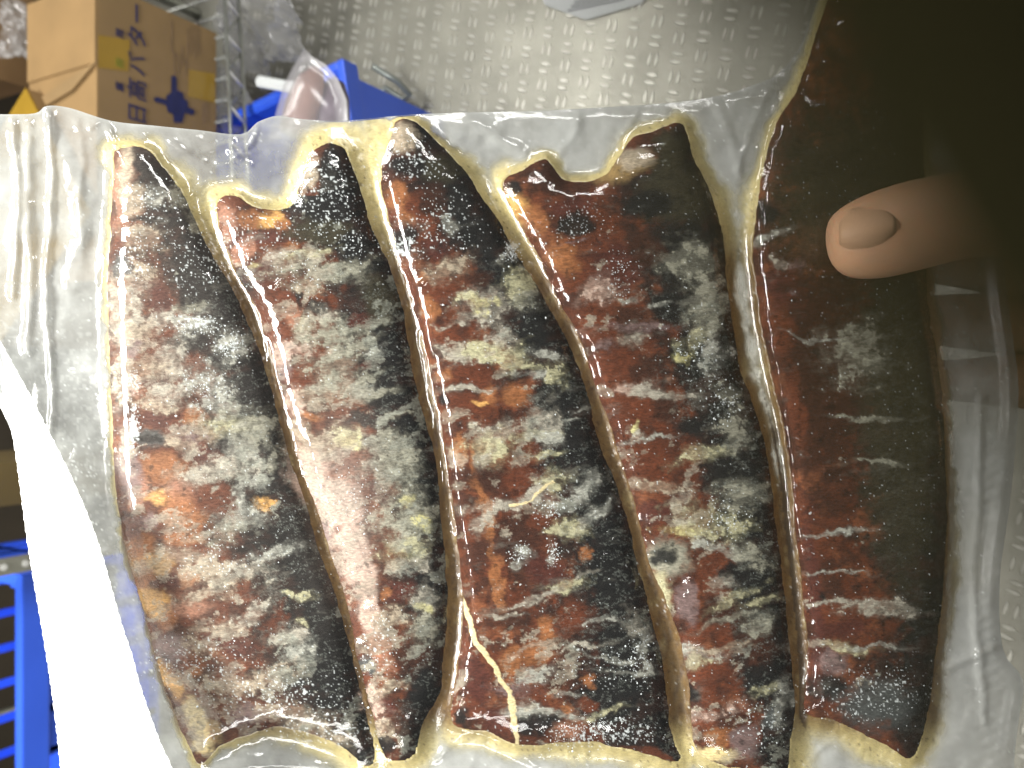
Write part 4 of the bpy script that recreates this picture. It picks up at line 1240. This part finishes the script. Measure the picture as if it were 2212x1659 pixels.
# box behind, upper left, in shade, and a low box with a taped lid
p = on_y(46, 120, 1.42)
plain_box('cardboard_box', p.x - 0.05, p.x + 0.3, 1.42, 1.72, p.z - 0.02, p.z + 0.28, M_card2, M_card2, 'dark brown cardboard box in shade at the upper left corner')
pe = on_z(55, 190, 0.60)
cb = plain_box('cardboard_box', -0.26, 0, 0, 0.30, 0.42, 0.60, M_card, M_tape, 'low box with yellow taped lid in the left corner beside the large box')
bpy.context.view_layer.update()
cb.matrix_world = Matrix.Translation(Vector((pe.x, pe.y, 0))) @ Matrix.Rotation(R(38), 4, 'Z') @ cb.matrix_world

# crumpled clear plastic between boxes, and on the floor under the shelf
def crumple(name, cen, sx, sy, sz, seed, mat, label, cat, n=26, rot=None):
    rs = np.random.RandomState(seed)
    U, V_ = np.meshgrid(np.linspace(-1, 1, n), np.linspace(-1, 1, n))
    hgt = (1 - np.abs(fbm(U * 60 + 300, V_ * 60 + 300, 34, seed, 4, .6))) * (1 - 0.5 * (U ** 2 + V_ ** 2))
    jx = 0.12 * fbm(U * 50, V_ * 50, 30, seed + 5, 3); jy = 0.12 * fbm(U * 50 + 90, V_ * 50, 30, seed + 8, 3)
    edge = 1 - 0.18 * np.abs(fbm(U * 30, V_ * 30, 14, seed + 12, 3))
    me = bpy.data.meshes.new(name)
    vs = [((U[i, j] + jx[i, j]) * sx * edge[i, j], (V_[i, j] + jy[i, j]) * sy * edge[i, j], hgt[i, j] * sz) for i in range(n) for j in range(n)]
    me.from_pydata(vs, [], [(i * n + j, i * n + j + 1, (i + 1) * n + j + 1, (i + 1) * n + j) for i in range(n - 1) for j in range(n - 1)])
    at = me.color_attributes.new('Col', 'FLOAT_COLOR', 'POINT')
    ar = np.ones((n * n, 4), np.float32) * 0.7
    ar[:, 3] = np.clip(0.42 + 0.25 * fbm(U.ravel() * 60, V_.ravel() * 60, 20, seed + 20, 3), 0.1, .9)
    at.data.foreach_set('color', ar.ravel())
    o = link(name, me, mat, None, False)
    o.location = cen
    if rot: o.rotation_euler = rot
    tag(o, label, cat)
    return o


M_crum = film_mat('loose_film', 0.15, 0.35)
crumple('plastic_wrap', on_z(585, 40, 0.10), 0.12, 0.11, 0.10, 41, M_crum, 'crumpled clear plastic wrap on the floor right of the wire shelf rails', 'plastic wrap', 34)
crumple('plastic_wrap', on_y(68, 75, 1.36), 0.05, 0.05, 0.04, 47, M_crum, 'grey plastic wrap wedged between the cardboard boxes', 'plastic wrap', 20, (R(70), 0, 0))
crumple('plastic_wrap', on_z(478, 220, 0.30), 0.07, 0.05, 0.03, 51, M_crum, 'grey plastic wrap under the shelf beside the blue crate', 'plastic wrap', 20, (R(50), 0, 0))

# ------------------------------------------------------------------ blue crates
M_blue = simple('blue_plastic', lin((54, 98, 228)), 0.38, 0, 0.06, 10)
M_blue_d = simple('blue_plastic_inside', lin((44, 84, 220)), 0.45, 0, 0.06, 10)


def crate(cx, cy, z0, rz, W, Dp, Hh, label, lattice=False):
    e = empty('plastic_crate', (cx, cy, z0), rz)
    tag(e, label, 'crate', None)
    bpy.context.view_layer.update()
    T = e.matrix_world
    t = 0.005
    def B(name, *a, bevel=0.001, mat=M_blue):
        mb = MB(); mb.box(*a, T); return mb.build(name, mat, e, bevel)
    B('base', -W / 2, W / 2, -Dp / 2, Dp / 2, 0, t)
    def wall(name, axis, s):
        if axis == 'y':
            a = (-W / 2, W / 2); fx = s * Dp / 2
            rng = lambda u0, u1, z0_, z1_, th_=t, off=0: (u0, u1, min(fx, fx - s * th_) - off * -s * 0 + (s * off), max(fx, fx - s * th_) + (s * off), z0_, z1_)
        else:
            a = (-Dp / 2 + t, Dp / 2 - t); fx = s * W / 2
            rng = lambda u0, u1, z0_, z1_, th_=t, off=0: (min(fx, fx - s * th_) + s * off, max(fx, fx - s * th_) + s * off, u0, u1, z0_, z1_)
        if not lattice:
            B(name, *rng(a[0], a[1], t, Hh))
        else:
            nvv, nh = 7, 3
            for i in range(nvv + 1):
                uu = a[0] + (a[1] - a[0]) * i / nvv
                uu = min(max(uu, a[0] + 0.006), a[1] - 0.006)
                B('rib', *rng(uu - 0.006, uu + 0.006, t, Hh))
            for j in range(nh):
                z_ = t + (Hh - 0.02) * j / nh
                B('rail', *rng(a[0], a[1], z_, z_ + 0.014, t * 0.6))
            B(name, *rng(a[0] + (a[1] - a[0]) * 0.42, a[1], Hh * 0.35, Hh * 0.98, t * 0.5))
    wall('front_panel', 'y', -1); wall('rear_panel', 'y', 1); wall('side_panel', 'x', -1); wall('side_panel', 'x', 1)
    # thick rim standing proud of the walls
    rw, rh = 0.014, 0.032
    B('rim', -W / 2 - rw, W / 2 + rw, -Dp / 2 - rw, -Dp / 2 + 0.001, Hh - rh, Hh + 0.004, bevel=0.003)
    B('rim', -W / 2 - rw, W / 2 + rw, Dp / 2 - 0.001, Dp / 2 + rw, Hh - rh, Hh + 0.004, bevel=0.003)
    B('rim', -W / 2 - rw, -W / 2 + 0.001, -Dp / 2, Dp / 2, Hh - rh, Hh + 0.0035, bevel=0.003)
    B('rim', W / 2 - 0.001, W / 2 + rw, -Dp / 2, Dp / 2, Hh - rh, Hh + 0.0035, bevel=0.003)
    return e


pc = on_z(742, 124, 0.30)        # upper right corner of the rim, nearest the floor plate
pl = on_z(430, 276, 0.30)
yaw = math.atan2(pl.x - pc.x, pl.y - pc.y) * -1
W1, D1 = 0.40, 0.56
c_ = Matrix.Rotation(yaw, 2) @ Vector((-W1 / 2 - 0.014, D1 / 2 + 0.014))
crate(pc.x + c_.x, pc.y + c_.y, 0.0, yaw, W1, D1, 0.296, 'blue plastic crate on the steel floor behind the top of the bag')
# raised corner post of the crate
pL = on_y(60, 1250, 1.02)
crate(pL.x - 0.20, 1.02 + 0.17, pL.z - 0.20, 0, 0.38, 0.30, 0.20, 'blue lattice crate at the lower left corner behind the white flap', True)

# packet of meat leaning in the crate
M_meat = simple('frozen_meat', lin((150, 112, 100)), 0.5, 0, 0.3, 30)
M_meat2 = simple('frozen_meat_dark', lin((96, 80, 96)), 0.5, 0, 0.3, 30)
pk = empty('meat_packet', on_y(670, 230, 0.98))
tag(pk, 'clear packet of brown frozen meat sticking up out of the blue crate', 'packet')
def packet_pts(lst, dist):
    return [at_d(x, y, dist) for x, y in lst]
dm = 1.20
mb = MB(); mb.tube([at_d(688, 150, dm), at_d(672, 180, dm), at_d(655, 225, dm), at_d(640, 290, dm)], [0.010, 0.020, 0.024, 0.024], 14); mb.build('meat_piece', M_meat, pk, smooth=True)
mb = MB(); mb.tube([at_d(728, 175, dm + .03), at_d(720, 205, dm + .03), at_d(712, 250, dm + .03), at_d(708, 300, dm + .03)], [0.012, 0.024, 0.030, 0.030], 14); mb.build('meat_piece', M_meat2, pk, smooth=True)
outl = [(658, 104), (676, 122), (704, 138), (730, 168), (750, 215), (756, 300), (580, 300), (592, 262), (602, 225), (615, 180), (634, 145)]
oc = [at_d(x, y, dm - .035) for x, y in outl]
cen = at_d(672, 210, dm - .055)
me = bpy.data.meshes.new('sleeve')
vs = [tuple(p) for p in oc] + [tuple(cen + (p - cen) * 0.6) for p in oc] + [tuple(cen)]
n = len(oc)
back = [tuple(at_d(x, y, dm + .045)) for x, y in outl]
vs += back
fs = [(i, (i + 1) % n, n + (i + 1) % n, n + i) for i in range(n)] + [(n + i, n + (i + 1) % n, 2 * n) for i in range(n)] + [(i, (i + 1) % n, 2 * n + 1 + (i + 1) % n, 2 * n + 1 + i) for i in range(n)]
me.from_pydata(vs, [], fs)
at = me.color_attributes.new('Col', 'FLOAT_COLOR', 'POINT')
at.data.foreach_set('color', np.array([(0.9, 0.88, 0.9, 0.6 if i < n else 0.2) for i in range(len(vs))], np.float32).ravel())
o = link('sleeve', me, M_crum, None, True)
bpy.context.view_layer.update(); o.parent = pk; o.matrix_parent_inverse = pk.matrix_world.inverted()

# white tag and grey wire bail near the crate
M_white = simple('white_plastic', lin((220, 224, 224)), 0.4, 0, 0.05, 20)
mb = MB(); a_ = on_z(562, 176, 0.33); b_ = on_z(640, 190, 0.33)
mb.tube([a_, b_], 0.010, 6); o = mb.build('plastic_strap', M_white); tag(o, 'short white plastic strap end left of the meat packet', 'strap')
M_grey = simple('grey_metal', lin((150, 156, 150)), 0.35, 0.4, 0.1, 30)
mb = MB()
mb.tube([on_z(806, 142, 0.1), on_z(860, 175, 0.06), on_z(888, 206, 0.04), on_z(872, 214, 0.04), on_z(850, 200, 0.04), on_z(836, 190, 0.05), on_z(815, 200, 0.06)], 0.006, 8)
o = mb.build('bent_wire', M_grey, None, 0, True); tag(o, 'grey bent wire beside the blue crate corner on the plate floor', 'wire')

# printed sheet lying on the plate floor at the top edge
M_sheet = simple('printed_sheet', lin((205, 208, 206)), 0.5, 0, 0.05, 20)
sh = empty('printed_sheet', on_z(1290, -10, 0.004))
tag(sh, 'white printed sheet lying on the plate floor at the top edge', 'sheet')
cs = [(1140, -60), (1180, 10), (1268, 42), (1390, 6), (1430, -60)]
mb = MB(); mb.prism([on_z(x, y, 0.0035) for x, y in cs], (0, 0, 0.0008)); mb.build('paper', M_sheet, sh)
M_greyink = simple('grey_ink', lin((104, 104, 110)), 0.6)
for i in range(5):
    a0 = (1228 + i * 7, 22 - i * 9 + 2); a1 = (1352 + i * 5, -2 - i * 9)
    mb = MB(); mb.prism([on_z(a0[0], a0[1], 0.0048), on_z(a1[0], a1[1], 0.0048), on_z(a1[0] + 2, a1[1] - 4, 0.0048), on_z(a0[0] + 2, a0[1] - 4, 0.0048)], (0, 0, 0.0003)); mb.build('print_line', M_greyink, sh)

# ------------------------------------------------------------------ lower left: slotted post
M_post = simple('steel_post', lin((160, 160, 150)), 0.35, 0.6, 0.1, 30)
pp = empty('slotted_post', on_y(20, 1222, 0.98))
tag(pp, 'grey slotted steel post above the lower left blue crate', 'post')
t1 = on_y(-160, 1208, 0.985); t2 = on_y(300, 1236, 0.985)
xx = (on_y(20, 1205, 0.985).x + on_y(20, 1242, 0.985).x) / 2
wd = abs(on_y(20, 1205, 0.985).x - on_y(20, 1242, 0.985).x)
mb = MB(); mb.box(xx - wd / 2, xx + wd / 2, 0.985, 0.990, 0.0, 1.3); mb.build('web', M_post, pp)
mb = MB(); mb.box(xx - wd / 2, xx - wd / 2 + 0.003, 0.9905, 1.02, 0.0, 1.3); mb.build('flange', M_post, pp)
for i in range(46):
    z_ = 0.1 + i * 0.025
    mb = MB(); mb.tube([(xx, 0.9835, z_), (xx, 0.9848, z_)], 0.0038, 8); mb.build('rivet', M_chrome_b, pp)
# dark shelf board stack behind the flap
M_bd = simple('dark_board', lin((44, 38, 28)), 0.8, 0, 0.2, 6)
M_ob = simple('ochre_card', lin((110, 92, 50)), 0.8, 0, 0.2, 6)
q0 = on_y(20, 1045, 1.3)
plain_box('cardboard_box', q0.x - 0.03, q0.x + 0.035, 1.28, 1.5, q0.z - 0.25, q0.z + 0.2, M_ob, M_ob, 'ochre carton in the dark left of the white flap')
